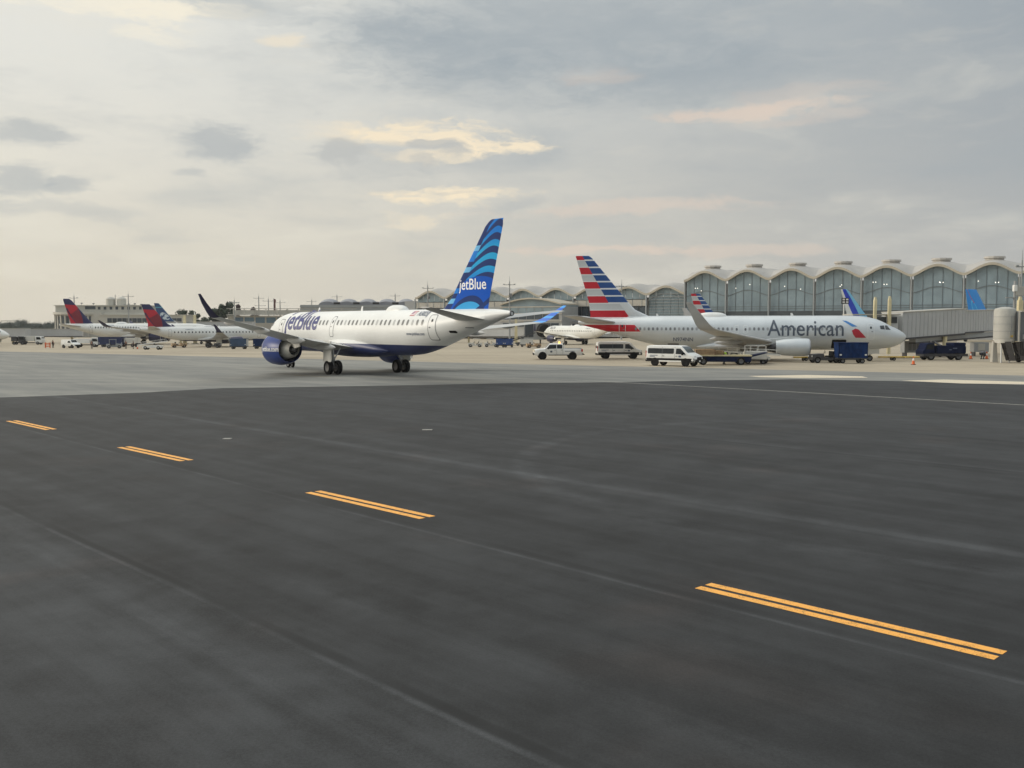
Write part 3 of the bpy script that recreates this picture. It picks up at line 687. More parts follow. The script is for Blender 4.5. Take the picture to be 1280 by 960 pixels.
jet = aircraft(A220, JB, 'taxiing_airliner', 'white and navy airliner with a blue wave tail taxiing away in the foreground', (-12.5, 83.2), -.673)
jet.rotation_euler.y = R(.7)
for o in jet.children:
    if o.name.startswith('wing') and 'fairing' not in o.name:
        for c_ in o.children:
            if c_.name.startswith('winglet') and c_.data.vertices[0].co.x < 0: c_.data.materials[0] = jb_wl2
# airline 2: silver body, red / blue flag bars on the fin
SIL, ARED, ABLU, AWHI = (.47, .50, .51), s2l(196, 36, 52), s2l(36, 78, 138), (.74, .75, .75)
def am_bars(t, x, y, z, SG, q0, q1, ztop, per):
    u, v = fin_uv(t, y, z, SG, q0, q1)
    q = (z*-1+ztop)/per
    r = (q-.10+.5).mod(1.0)-.5
    red = r.abs().lt(.235); edge = r.abs().lt(.29)
    grad = mixc(t, q.mod(1.0), SIL, (.62, .63, .63))
    c = mixc(t, edge, grad, AWHI); c = mixc(t, red, c, ARED)
    r2 = ((q-.10)*2+.5).mod(1.0)-.5
    cb = mixc(t, r2.abs().lt(.40), AWHI, ABLU)
    front = u.lt(.50)*q.lt(3.34)
    c = mixc(t, front, c, cb)
    c = mixc(t, q.gt(3.34)*u.lt(.26-.0), c, (.66, .68, .68))
    return c
am_fin_m = nodemat('flag_tail_paint', lambda t, x, y, z: am_bars(t, x, y, z, 19.6, (5.3, 30.3, 6.3), (12.55, 36.75, 1.6), 12.62, 1.73), .3, .15)
def am_body(t, x, y, z):
    n = noise(t, comb(t, x*.6, y*.3, z*.7), 1.0, 4)
    c = mixc(t, n.step(.3, .7), (.56, .59, .60), (.63, .66, .67))
    pl = ((y+50).mod(2.9)-1.45).abs().step(.02, .006)*.15
    c = mixc(t, pl, c, (.3, .3, .3))
    s = y*-1+19.6
    q = (z*-1+12.62)/1.73; r = (q-.10+.5).mod(1.0)-.5
    lim = s.gt((z-3.6)*.9+30.6)
    stripe = r.abs().lt(.235)*z.gt(2.9)
    c2 = mixc(t, r.abs().lt(.30)*z.gt(2.9), (.66, .67, .67), AWHI); c2 = mixc(t, stripe, c2, ARED)
    return mixc(t, lim*z.gt(2.9), c, c2)
am_body_m = nodemat('silver_body_paint', am_body, .30, .25)
silver = mat('silver_paint', (.55, .58, .59), .32, .25, var=.04)
wl_grey = mat('winglet_grey_paint', (.42, .41, .39), .4, var=.06)
charcoal = mat('charcoal_lettering', s2l(78, 86, 98), .4)
eagle_r = mat('mark_red', s2l(176, 30, 52), .35); eagle_b = mat('mark_blue', s2l(60, 125, 190), .35)
AM = dict(fus=am_body_m, fin=am_fin_m, winglet=wl_grey, nac=silver, wing=mat('wing_dark_grey', (.45, .45, .44), .4, var=.08, scale=.5), flapf=mat('fairing_grey', (.50, .50, .49), .4), pylon=silver, stab=mat('tailplane_grey', (.42, .42, .41), .4), ant=white, winm=mat('cabin_window_slate', (.20, .21, .22), .3), shade=mat('window_blind_grey', (.34, .35, .36), .3), seal=mat('door_line_pale', (.74, .76, .76), .4), core=darksteel,
    text=[('American', 2.62, 15.75, 2.95, charcoal, .012, 0, .845), ('N974NN', .62, 26.6, 2.28, greyl, .008, 0)],
    marks=[('tail_mark_blue', [(6.9, 4.66), (7.35, 4.70), (6.3, 3.98), (5.75, 4.02)][::1], eagle_b), ('tail_mark_red', [(6.35, 3.55), (5.95, 3.78), (5.6, 3.66), (4.75, 2.72), (5.9, 2.72), (6.2, 3.1)], eagle_r),
           ('service_hatch', rrect(25.9, 27.2, 1.62, 2.02, .05), midgrey)])
def cargo_door(root, sk, SG, nm):
    decal('cargo_hatch', poly2(rrect(6.9, 8.5, 1.5, 2.5, .12)), black, root, sk(1, .014), (.3, .12))
    b = MB(); b.box((1.93, SG-7.7, 2.70), (.10, 1.4, .10)); b.build('hatch_door', silver, root)
AM['extra'] = [('cargo_hatch', cargo_door)]
amer = aircraft(B737, AM, 'parked_airliner', 'silver airliner with red and blue striped tail and large grey lettering parked side on', (26.24, 114.35), 1.735, sides=(1,))
# ---- the other airliners
D_NAVY, D_RED, D_MAR = s2l(40, 42, 86), s2l(186, 32, 52), s2l(128, 36, 52)
def delta_fin(SG, q0, q1):
    def fn(t, x, y, z):
        u, v = fin_uv(t, y, z, SG, q0, q1)
        c = mixc(t, (v+u*.30).gt(.62), D_MAR, D_RED)
        c = mixc(t, ((u-.80)+(v*-.25)).abs().lt(.09)*v.lt(.62), c, s2l(70, 34, 72))
        c = mixc(t, (u+(v*-.45)).gt(.90-.17)*v.lt(.5), c, D_RED)
        c = mixc(t, (u+v*.62).lt(.40), c, D_NAVY)
        return mixc(t, (v+u*-.03).gt(.74), c, D_NAVY)
    return fn
def white_belly(zl):
    def fn(t, x, y, z):
        n = noise(t, comb(t, x*.6, y*.3, z*.7), 1.0, 4)
        return mixc(t, z.lt(zl), mixc(t, n.step(.3, .7), (.70, .70, .66), (.78, .78, .74)), (.014, .022, .075))
    return fn
dnavy = mat('dark_navy_paint', s2l(36, 38, 74), .3)
d_e_fin = nodemat('widget_tail_paint', delta_fin(14.6, (4.75, 24.2, 5.3), (9.73, 29.0, 1.8)), .3)
d_e_body = nodemat('white_jet_paint', white_belly(1.62), .5)
d_a_fin = nodemat('widget_tail_paint_large', delta_fin(18.74, (5.45, 30.65, 5.4), (11.8, 36.05, 1.6)), .3)
d_a_body = nodemat('white_airliner_paint', white_belly(2.0), .5)
DE = dict(fus=d_e_body, fin=d_e_fin, winglet=dnavy, nac=dnavy, wing=wing_grey, stab=wing_grey, seal=greyp, text=[('DELTA', .85, 4.7, 3.85, dnavy, .01, 0), ('CONNECTION', .28, 21.5, 3.95, greyl, .004, 0)])
GR_E = 'small white jets with red and navy tails'
aircraft(E175, DE, 'regional_jet', 'white regional jet with red and navy tail parked left of the taxiing airliner', (-69.9, 225), .92, sides=(1,), category='airliner')
DA = dict(fus=d_a_body, fin=d_a_fin, winglet=dnavy, nac=dnavy, wing=wing_grey, stab=wing_grey, seal=greyp, text=[('N331DN', .5, 27, 4.75, greyl, .006, 0)])
aircraft(A220, DA, 'parked_jet', 'larger white airliner with red and navy tail behind the small white van', (-97, 251.3), 1.4, sides=(1,))
aircraft(E175, DE, 'edge_jet', 'white airliner at the left edge of the picture with only its nose showing', (-135.4, 231), 1.57, sides=(1,))
aircraft(E175, DE, 'docked_jet', 'white regional jet docked nose in behind the white pickup truck, dark winglet', (15.6, 239.5), -.5, sides=(-1,))
def alaska(t, x, y, z):
    u, v = fin_uv(t, y, z, 19.6, (5.3, 30.3, 6.3), (12.55, 36.75, 1.6))
    n = noise(t, comb(t, y*.9, z*.9, 3), 1.0, 3)
    c = mixc(t, ((v-.38).sq()*3+(u-.45).sq()).lt(.10)*n.gt(.47), s2l(38, 72, 118), s2l(205, 215, 220))
    c = mixc(t, (v-.80).abs().lt(.02), c, s2l(90, 170, 190))
    return mixc(t, u.lt(.07), c, s2l(150, 180, 190))
PLAIN = dict(fus=mat('plain_white_hull', (.74, .74, .70), .35, var=.05), winglet=white, nac=white, wing=wing_grey, stab=wing_grey)
def tailed(sp, finm, name, label, loc, head, **kw):
    return aircraft(sp, dict(PLAIN, fin=finm, **kw), name, label, loc, head, sides=())
tailed(B737, nodemat('blue_tail_white_print', alaska, .3), 'far_airliner', 'distant airliner showing a slate blue tail with pale print beside the old terminal', (-110, 347), .9)
am_e_fin = nodemat('flag_tail_paint_small', lambda t, x, y, z: am_bars(t, x, y, z, 14.6, (4.75, 24.2, 5.3), (9.73, 29.0, 1.8), 9.8, 1.50), .3, .15)
tailed(E175, am_e_fin, 'second_striped_jet', 'airliner hidden behind the silver one with only its red and blue striped tail showing', (46.9, 177), 1.2)
def united(t, x, y, z):
    u, v = fin_uv(t, y, z, 19.6, (5.3, 30.3, 6.3), (12.55, 36.75, 1.6))
    c = mixc(t, (u+v*.18).lt(.42), s2l(28, 62, 190), s2l(120, 190, 225)); c = mixc(t, (u-v*.1).gt(.66), c, s2l(225, 228, 225)); return c
tailed(B737, nodemat('royal_blue_tail', united, .3), 'blue_tailed_jet', 'airliner behind the passenger bridge showing a royal blue tail with white rear edge', (77.9+18.5, 229+4.1), 1.35)
def azure(t, x, y, z):
    u, v = fin_uv(t, y, z, 19.6, (5.3, 30.3, 6.3), (12.55, 36.75, 1.6))
    d = ((u-.42).sq()*4+(v-.38).sq()*2.2).sqrt()
    c = mixc(t, d.lt(.40), s2l(20, 142, 226), s2l(80, 200, 245)); c = mixc(t, d.lt(.31), c, s2l(14, 150, 230))
    return mixc(t, (u+v*-.7+.1).abs().lt(.06)*v.gt(.55), c, s2l(150, 100, 160))
BT = dict(B737); BT['fin'] = [(4.9, 27.0, 9.7, .05), (5.3, 28.6, 7.9, .07), (6.0, 28.4, 8.2, .10), (6.9, 28.9, 7.8, .10), (12.2, 33.6, 4.65, .10), (12.45, 33.8, 4.5, .07), (12.55, 34.0, 4.3, .04)]
tailed(BT, nodemat('azure_tail', azure, .3), 'azure_tailed_jet', 'airliner over the long grey passenger bridge showing a bright azure tail', (107.6+15.9, 229+10.2), 1.0)
tailed(E175, nodemat('azure_tail_small', lambda t, x, y, z: mixc(t, ((z*1.3).mod(1.0)).lt(.3), s2l(22, 110, 205), s2l(90, 180, 235)), .3), 'right_edge_jet', 'airliner almost hidden at the right edge, a sliver of blue tail beside the bridge post', (129.5, 205.5), 2.2)
# ------------------------------------------------------------------ road vehicles
def vehicle_body(st, name, m, root, belt=1.15, tumble=.88):
    ys = [q[0] for q in st]; zb = pchip(ys, [q[1] for q in st]); zt = pchip(ys, [q[2] for q in st]); wd = pchip(ys, [q[3] for q in st])
    def ring(y):
        b_, t_, w_ = zb(y), zt(y), wd(y); bl = min(belt, t_-.14); tw = 1-(1-tumble)*min(1, max(0, (t_-bl-.14)/.8)) if t_ > bl+.15 else .97
        h = [(.93*w_, b_), (w_, b_+.12), (w_, bl), (w_*tw, t_-.07), (w_*(tw-.06), t_-.015), (w_*.4, t_)]
        return [(x, y, z) for x, z in h]+[(-x, y, z) for x, z in reversed(h)]
    yy = sorted(set(ys+[ys[0]+(ys[-1]-ys[0])*i/36 for i in range(37)]))
    b = MB(); b.loft([ring(y) for y in yy]); o = b.build(name, m, root, smooth=35)
    def sk(side, off=.012):
        def fn(y, z):
            t_, w_ = zt(y), wd(y); bl = min(belt, t_-.14); tw = 1-(1-tumble)*min(1, max(0, (t_-bl-.14)/.8)) if t_ > bl+.15 else .97
            x = w_ if z < bl else w_+(w_*tw-w_)*min(1, (z-bl)/max(.05, t_-.07-bl))
            return ((x+off)*side, y, z)
        return fn
    def top(off=.012):
        return lambda x, y: (x, y, zt(y)+off)
    return o, sk, top, zt, wd
def van(name, label, loc, head, rack=False):
    root = thing(name, label, 'van', (loc[0], loc[1], gz(*loc)), -head, 'white passenger vans on the apron')
    st = [(-2.78, .55, 1.75, .90), (-2.72, .47, 2.02, .97), (-2.4, .44, 2.10, 1.0), (.7, .44, 2.12, 1.0), (1.15, .44, 2.05, 1.0), (1.98, .44, 1.36, 1.0), (2.45, .44, 1.16, .97), (2.70, .46, .98, .90), (2.78, .5, .80, .82)]
    o, sk, top, zt, wd = vehicle_body(st, 'body', white, root)
    for s in (-1, 1):
        decal('side_window', poly2(rrect(-2.55, .42, 1.28, 1.82, .10)), vglass, root, sk(s), (.5, .2))
        for y in (-1.55, -.55): decal('window_pillar', poly2([(y-.03, 1.28), (y+.03, 1.28), (y+.03, 1.82), (y-.03, 1.82)]), black, root, sk(s, .018), (.5, .2))
        decal('front_window', poly2([(.62, 1.27), (1.75, 1.22), (1.62, 1.38), (1.12, 1.82), (.66, 1.82)]), vglass, root, sk(s), (.5, .2))
        decal('side_cladding', poly2(rrect(-2.7, 2.68, .47, .82, .03)), black, root, sk(s, .014), (.5, .2))
        decal('sill', poly2(rrect(-1.25, 1.25, .47, .60, .02)), white, root, sk(s, .02), (.5, .2))
        for y in (.52, -.9): decal('door_seam', poly2([(y-.012, .8), (y+.012, .8), (y+.012, 1.95), (y-.012, 1.95)]), midgrey, root, sk(s, .014), (.5, .2))
        b = MB(); b.box((s*1.03, .72, 1.05), (.03, .22, .04)); b.box((s*1.03, -.75, 1.05), (.03, .22, .04)); b.build('door_handle', black, root)
        b = MB(); b.box((s*1.14, 1.42, 1.28), (.22, .12, .26)); b.build('mirror', black, root, bevel=.02)
        for j, (bw, z) in enumerate(((.9, 1.10), (.6, .98))):
            decal('lettering', poly2(rrect(-2.3, -2.3+bw, z-.03, z+.03, .01)), greyl, root, sk(s, .016), (.5, .2))
        decal('emblem', poly2(rrect(.95, 1.25, .92, 1.12, .08)), greyl, root, sk(s, .016), (.5, .2))
        b = MB(); b.box((s*.72, 2.62, .98), (.34, .16, .22)); b.build('headlight', headl, root, bevel=.03)
        b = MB(); b.box((s*.90, -2.75, 1.25), (.12, .10, .62)); b.build('tail_light', redl, root, bevel=.02)
        for y in (1.72, -1.72):
            b = MB(); b.cyl((s*.90, y, .42), (s*1.004, y, .42), .44, n=20); b.build('wheel_arch', black, root)
            wheel(root, (s*.90, y, .36), .36, .24)
    decal('windscreen', poly2([(-.80, 1.22), (.80, 1.22), (.88, 1.92), (-.88, 1.92)]), mat('windscreen_glass', (.10, .12, .125), .12), root, top(.012), (.4, .1))
    decal('rear_window', poly2(rrect(-.75, .75, 1.3, 1.8, .08)), vglass, root, lambda x, z: (x, -2.80+(z-1.3)*.06, z), (.5, .3))
    b = MB(); b.box((0, 2.72, .62), (1.75, .16, .34)); b.build('front_bumper', black, root, bevel=.04)
    b = MB(); b.box((0, 2.78, .83), (1.05, .06, .28)); b.build('grille', black, root, bevel=.03)
    b = MB(); b.box((0, 2.83, .55), (.34, .02, .16)); b.build('number_plate', plate_m, root)
    b = MB(); b.box((0, -2.78, .58), (1.85, .14, .26)); b.build('rear_bumper', black, root, bevel=.04)
    return root
van('passenger_van', 'white passenger van nearest the camera, in front of the silver airliner, showing its front', (at(843, 98.5), 98.5), R(126))
van('passenger_van', 'white passenger van side on between the pickup truck and the nearest van', (at(773.5, 119.5), 119.5), R(88))
def pickup(name, label, loc, head, cover=True):
    root = thing(name, label, 'pickup truck', (loc[0], loc[1], gz(*loc)), -head)
    st = [(-2.95, .60, 1.28, .90), (-2.9, .52, 1.34, .97), (-.62, .5, 1.36, 1.0), (-.60, .5, 1.38, 1.0), (-.58, .5, 1.93, 1.0), (.75, .5, 1.96, 1.0), (1.0, .5, 1.90, 1.0), (1.62, .5, 1.36, 1.0), (2.6, .5, 1.25, .98), (2.88, .52, 1.12, .94), (2.95, .58, .95, .88)]
    o, sk, top, zt, wd = vehicle_body(st, 'body', white, root, 1.22, .86)
    for s in (-1, 1):
        decal('rear_window', poly2(rrect(-.48, .16, 1.34, 1.80, .05)), vglass, root, sk(s), (.5, .2))
        decal('front_window', poly2([(.24, 1.34), (1.42, 1.30), (1.05, 1.80), (.24, 1.80)]), vglass, root, sk(s), (.5, .2))
        for y in (.2, -.56, 1.5): decal('door_seam', poly2([(y-.012, .65), (y+.012, .65), (y+.012, 1.3), (y-.012, 1.3)]), midgrey, root, sk(s, .014), (.5, .2))
        for y in (.38, -.42):
            b = MB(); b.box((s*1.02, y, 1.16), (.03, .20, .04)); b.build('door_handle', black, root)
        decal('emblem', poly2(rrect(.72, .98, .86, 1.08, .05)), charcoal, root, sk(s, .016), (.5, .2))
        decal('lettering', poly2(rrect(-2.0, -.8, .98, 1.05, .01)), greyl, root, sk(s, .016), (.5, .2))
        decal('sill', poly2(rrect(-1.3, 1.2, .50, .60, .02)), black, root, sk(s, .014), (.5, .2))
        b = MB(); b.box((s*1.13, 1.2, 1.38), (.22, .12, .24)); b.build('mirror', black, root, bevel=.02)
        b = MB(); b.box((s*.80, 2.86, 1.02), (.28, .2, .24)); b.build('headlight', mat('warm_headlamp', (.9, .75, .5), .2), root, bevel=.03)
        b = MB(); b.box((s*.94, -2.88, 1.12), (.14, .20, .34)); b.build('tail_light', redl, root, bevel=.02)
        for y in (1.9, -1.75):
            b = MB(); b.cyl((s*.80, y, .46), (s*1.012, y, .46), .50, n=20); b.build('wheel_arch', black, root)
            wheel(root, (s*.90, y, .40), .40, .27)
    decal('windscreen', poly2([(-.78, 1.05), (.78, 1.05), (.84, 1.55), (-.84, 1.55)]), vglass, root, top(.014), (.4, .1))
    b = MB(); b.box((0, -1.77, 1.34), (1.62, 2.2, .06)); b.build('bed_liner', black, root)
    b = MB(); b.box((0, 2.92, .68), (1.85, .18, .26)); b.build('front_bumper', black, root, bevel=.04)
    b = MB(); b.box((0, -2.98, .68), (1.80, .18, .22)); b.box((0, -3.15, .60), (.3, .3, .1)); b.build('rear_bumper', black, root, bevel=.03)
    b = MB(); b.lathe([(1.95, .11), (2.10, .10), (2.16, .05), (2.17, .001)], (0, -.2, .0), 'z', 12); b.build('beacon', amber, root, smooth=40)
    b = MB(); b.box((0, -.75, 1.72), (1.7, .06, .05)); b.box((-.8, -.75, 1.52), (.06, .06, .4)); b.box((.8, -.75, 1.52), (.06, .06, .4)); b.build('headboard_rack', white, root)
    return root
pickup('pickup_truck', 'white pickup truck with lit amber roof beacon facing left', (at(697, 117), 117), R(-92))
def cargo_van(name, label, loc, head):
    root = thing(name, label, 'van', (loc[0], loc[1], gz(*loc)), -head)
    st = [(-2.1, .5, 1.7, .8), (-2.05, .42, 1.84, .86), (.4, .42, 1.86, .88), (.7, .42, 1.80, .88), (1.25, .42, 1.20, .88), (2.0, .44, 1.02, .84), (2.15, .5, .8, .76)]
    o, sk, top, zt, wd = vehicle_body(st, 'body', white, root, 1.1, .88)
    for s in (-1, 1):
        decal('side_window', poly2([(.0, 1.15), (1.0, 1.12), (.62, 1.62), (.05, 1.62)]), vglass, root, sk(s), (.5, .2))
        b = MB(); b.box((s*.66, 2.02, .82), (.28, .14, .18)); b.build('headlight', headl, root, bevel=.02)
        for y in (1.3, -1.3):
            b = MB(); b.cyl((s*.7, y, .38), (s*.892, y, .38), .42, n=18); b.build('wheel_arch', black, root)
            wheel(root, (s*.79, y, .32), .32, .2)
    decal('windscreen', poly2([(-.68, .74), (.68, .74), (.72, 1.18), (-.72, 1.18)]), vglass, root, top(.012), (.4, .1))
    b = MB(); b.box((0, 2.1, .6), (1.5, .14, .36)); b.build('front_bumper', black, root, bevel=.03)
    return root
cargo_van('small_van', 'small white delivery van standing alone on the apron at far left', (at(89, 212), 212), R(115))
# ------------------------------------------------------------------ ramp equipment
def cart_wheels(root, xs, ys, r, wd=.2):
    for x in xs:
        for y in ys: wheel(root, (x, y, r), r, wd)
def baggage_cart(name, label, loc, head, tint=cartblue, panels=2, L=3.2, H=2.2, white_end=False):
    root = thing(name, label, 'baggage cart', (loc[0], loc[1], gz(*loc)), -head, 'covered baggage carts')
    b = MB(); b.box((0, 0, .55), (1.6, L, .14)); b.box((0, 0, .43), (.9, L*.8, .1)); b.build('chassis', darksteel, root)
    b = MB(); b.box((0, 0, H), (1.74, L+.14, .09)); b.build('roof', tint, root, bevel=.02)
    for x in (-.8, .8):
        for y in (-L/2+.05, 0, L/2-.05):
            b = MB(); b.box((x, y, (H+.6)/2), (.06, .06, H-.65)); b.build('post', tint, root)
        for k in range(panels):                           # hanging curtains with soft folds
            y0 = -L/2+.1+k*(L-.2)/panels; y1 = y0+(L-.2)/panels-.04; b = MB(); vs = []; fs = []; n = 12
            for i in range(n+1):
                y = y0+(y1-y0)*i/n; d = .025*math.sin(i*2.1+k)
                for z, kk in ((.62, 1.4), (1.2, 1.0), (H-.06, .3)): vs.append((x*1.02+d*kk*(1 if x > 0 else -1), y, z))
            for i in range(n):
                for j in range(2): a = i*3+j; fs.append((a, a+3, a+4, a+1))
            b.add(vs, fs); b.build('curtain', tint, root, smooth=60)
    for y in (-L/2+.02, L/2-.02):
        b = MB(); b.box((0, y, (H+.6)/2), (1.5, .03, H-.7)); b.build('end_panel', offwhite if white_end else tint, root)
    b = MB(); b.cyl((0, L/2, .45), (0, L/2+1.0, .38), .04, n=8); b.build('drawbar', darksteel, root)
    cart_wheels(root, (-.62, .62), (-L*.33, L*.33), .28)
    for x in (-.84, .84):
        for y in (-L/2+.25, L/2-.25):
            b = MB(); b.box((x*1.03, y, .95), (.02, .22, .16)); b.build('reflector', plate_m, root)
    return root
def tractor(name, label, loc, head, m=tugblue, canopy=False):
    root = thing(name, label, 'tow tractor', (loc[0], loc[1], gz(*loc)), -head, 'ramp tow tractors')
    b = MB(); b.prism([(-1.6, .32), (1.6, .32), (1.6, .95), (.35, 1.05), (.25, .62), (-.75, .62), (-.8, .98), (-1.6, .98)], 'x', -.75, .75); b.build('body', m, root, bevel=.05)
    b = MB(); b.box((0, -.55, .72), (1.2, .5, .16)); b.box((0, -.80, 1.05), (1.2, .12, .5)); b.build('seat', black, root, bevel=.03)
    b = MB(); b.cyl((-.3, .35, .95), (-.3, .1, 1.2), .025, n=8); b.lathe([(-.02, .17), (0, .19), (.02, .17)], (-.3, .08, 1.22), 'y', 16); b.build('steering_wheel', black, root)
    for s in (-1, 1):
        b = MB(); b.cyl((s*.5, 1.60, .75), (s*.5, 1.64, .75), .1, n=12); b.build('headlight', headl, root)
    if canopy:
        for x in (-.68, .68):
            for y in (-.95, .4):
                b = MB(); b.cyl((x, y, .9), (x, y, 1.9), .03, n=6); b.build('canopy_post', m, root)
        b = MB(); b.box((0, -.28, 1.93), (1.5, 1.5, .07)); b.build('canopy', m, root, bevel=.02)
    cart_wheels(root, (-.68, .68), (-1.05, 1.05), .36, .22)
    return root
def service_truck(name, label, loc, head, m=tugblue):
    root = thing(name, label, 'service truck', (loc[0], loc[1], gz(*loc)), -head)
    b = MB(); b.box((0, 0, .62), (2.0, 5.4, .3)); b.build('chassis', darksteel, root)
    b = MB(); b.prism([(1.35, .7), (2.75, .7), (2.75, 1.15), (2.55, 1.25), (2.25, 2.0), (1.35, 2.05)], 'x', -.98, .98); b.build('cab', m, root, bevel=.05)
    for s in (-1, 1):
        b = MB(); b.prism([(1.5, 1.3), (2.42, 1.3), (2.2, 1.9), (1.5, 1.9)], 'x', s*.985, s*1.0); b.build('cab_window', vglass, root)
    b = MB(); b.box((0, -.7, 1.25), (2.0, 3.6, .95)); b.build('tank_body', m, root, bevel=.08)
    b = MB(); b.box((0, -1.7, 1.9), (1.9, 1.5, .35)); b.build('rear_locker', m, root, bevel=.04)
    for s in (-1, 1):
        for k, y in enumerate((-2.0, -1.2, -.2)):
            b = MB(); b.box((s*1.005, y, 1.25), (.02, .7, .7)); b.build('side_locker', m, root, bevel=.006)
        b = MB(); b.box((s*1.02, -1.1, 1.42), (.02, .5, .12)); b.box((s*1.02, -.55, 1.25), (.02, .3, .1)); b.build('lettering', greyl, root)
    b = MB(); b.cyl((-.5, .3, 1.7), (.6, .6, 2.1), .12, n=10); b.cyl((.6, .6, 2.1), (.3, 1.2, 2.2), .08, n=8); b.build('hose_boom', darksteel, root, smooth=40)
    b = MB(); b.box((0, -2.3, 2.18), (1.7, .05, .05)); b.box((-.8, -2.3, 2.1), (.05, .05, .3)); b.box((.8, -2.3, 2.1), (.05, .05, .3)); b.build('handrail', plate_m, root)
    cart_wheels(root, (-.85, .85), (-1.6, 1.75), .48, .3)
    return root
def flatbed(name, label, loc, head):
    root = thing(name, label, 'flatbed trailer', (loc[0], loc[1], gz(*loc)), -head)
    b = MB(); b.box((0, -.2, .98), (2.1, 5.6, .10)); b.build('deck', cream, root)
    for k in range(9):
        b = MB(); b.box((0, -2.75+k*.62, 1.045), (2.06, .58, .03)); b.build('deck_plank', cream, root)
    for s in (-1, 1):
        b = MB(); b.prism([(-2.9, .34), (2.3, .34), (2.6, .92), (-3.0, .92)], 'x', s*1.0-.03, s*1.0+.03); b.build('side_skirt', tugblue, root)
    b = MB(); b.prism([(-4.6, 1.35), (-4.6, 1.27), (-3.0, .86), (-3.0, 1.03)], 'x', -1.0, 1.0); b.build('loading_ramp', tugblue, root)
    b = MB(); b.cyl((0, 2.5, .6), (0, 3.5, .45), .06, n=8); b.build('drawbar', darksteel, root)
    for y in (-2.6, -1.2, .2, 1.6):
        b = MB(); b.cyl((1.0, y, 1.0), (1.0, y, 1.85), .03, n=6); b.build('stake', steel, root)
    cart_wheels(root, (-.95, .95), (-1.9, 2.0), .42, .28)
    return root
def crate(name, label, loc, rz, d):
    root = thing(name, label, 'crate', loc, rz, 'wooden crates on the flatbed')
    for k in range(4):
        z = d[2]*(k+.5)/4
        for s in (-1, 1):
            b = MB(); b.box((0, s*d[1]/2, z), (d[0], .04, d[2]/4-.03)); b.build('board', crate_m, root)
        for s in (-1, 1):
            b = MB(); b.box((s*d[0]/2, 0, z), (.04, d[1], d[2]/4-.03)); b.build('board', crate_m, root)
    for sx in (-1, 1):
        for sy in (-1, 1):
            b = MB(); b.box((sx*(d[0]/2+.03), sy*(d[1]/2+.03), d[2]/2), (.08, .08, d[2])); b.build('corner_post', crate_d, root)
    b = MB(); b.box((0, 0, d[2]+.02), (d[0], d[1], .04)); b.build('lid', crate_m, root)
    return root
crate_m = mat('crate_wood', (.42, .29, .17), .75, var=.2, scale=3); crate_d = mat('crate_wood_dark', (.22, .13, .08), .8)
def belt_loader(name, label, loc, head, m=offwhite, rise=1.5, group='belt loaders'):
    root = thing(name, label, 'belt loader', (loc[0], loc[1], gz(*loc)), -head, group)
    b = MB(); b.prism([(-1.9, .4), (1.9, .4), (1.9, .85), (.4, .95), (-1.9, .75)], 'x', -.8, .8); b.build('chassis', m, root, bevel=.04)
    b = MB(); z0, z1 = .95, .95+rise; b.prism([(-3.0, z0-.1), (3.0, z1-.1), (3.0, z1+.1), (-3.0, z0+.1)], 'x', -.2, .62); b.build('conveyor_frame', m, root)
    b = MB(); b.prism([(-3.0, z0+.105), (3.0, z1+.105), (3.0, z1+.14), (-3.0, z0+.14)], 'x', -.12, .54); b.build('belt', black, root)
    for s in (-.24, .66):
        b = MB(); b.cyl((s, -2.8, z0+.5), (s, 2.8, z1+.45), .025, n=6)
        for k in range(6): y = -2.6+k*1.04; zz = z0+(y+3)/6*rise; b.cyl((s, y, zz), (s, y, zz+.47), .02, n=6)
        b.build('handrail', m, root)
    b = MB(); b.box((-.5, .4, .95), (.5, .5, .2)); b.box((-.5, .1, 1.25), (.5, .1, .5)); b.build('seat', black, root)
    b = MB(); b.cyl((.2, .9, .8), (.2, 1.2, .95+rise*.68), .06, n=8); b.build('lift_ram', steel, root)
    cart_wheels(root, (-.72, .72), (-1.3, 1.3), .38, .24)
    return root
def generator(name, label, loc, head):
    root = thing(name, label, 'ground power unit', (loc[0], loc[1], gz(*loc)), -head)
    b = MB(); b.box((0, 0, .95), (1.4, 2.4, .9)); b.build('housing', offwhite, root, bevel=.06)
    for k in range(5):
        b = MB(); b.box((.705, -.8+k*.28, 1.0), (.02, .2, .5)); b.build('vent_slat', darksteel, root)
    b = MB(); b.box((0, 0, .45), (1.3, 2.5, .1)); b.build('chassis', darksteel, root)
    b = MB()
    for y in (-1.1, -.3, .5, 1.1): b.cyl((.6, y, 1.4), (.6, y, 1.95), .025, n=6); b.cyl((-.6, y, 1.4), (-.6, y, 1.95), .025, n=6)
    b.cyl((.6, -1.1, 1.95), (.6, 1.1, 1.95), .03, n=6); b.cyl((-.6, -1.1, 1.95), (-.6, 1.1, 1.95), .03, n=6); b.build('frame_rail', offwhite, root)
    cart_wheels(root, (-.6, .6), (-.8, .8), .25, .18)
    return root
def cone(name, label, loc):
    root = thing(name, label, 'traffic cone', (loc[0], loc[1], gz(*loc)), 0, 'orange cones on the apron')
    b = MB(); b.box((0, 0, .03), (.42, .42, .06)); b.build('base', mat('cone_base', (.10, .05, .04), .8), root, bevel=.02)
    b = MB(); b.lathe([(.06, .17), (.45, .10)], (0, 0, 0), 'z', 16); b.lathe([(.68, .06), (.92, .028), (.93, .001)], (0, 0, 0), 'z', 16); b.build('cone_shell', orange, root, smooth=40)
    b = MB(); b.lathe([(.45, .102), (.68, .062)], (0, 0, 0), 'z', 16); b.build('reflective_sleeve', white, root, smooth=40)
    return root
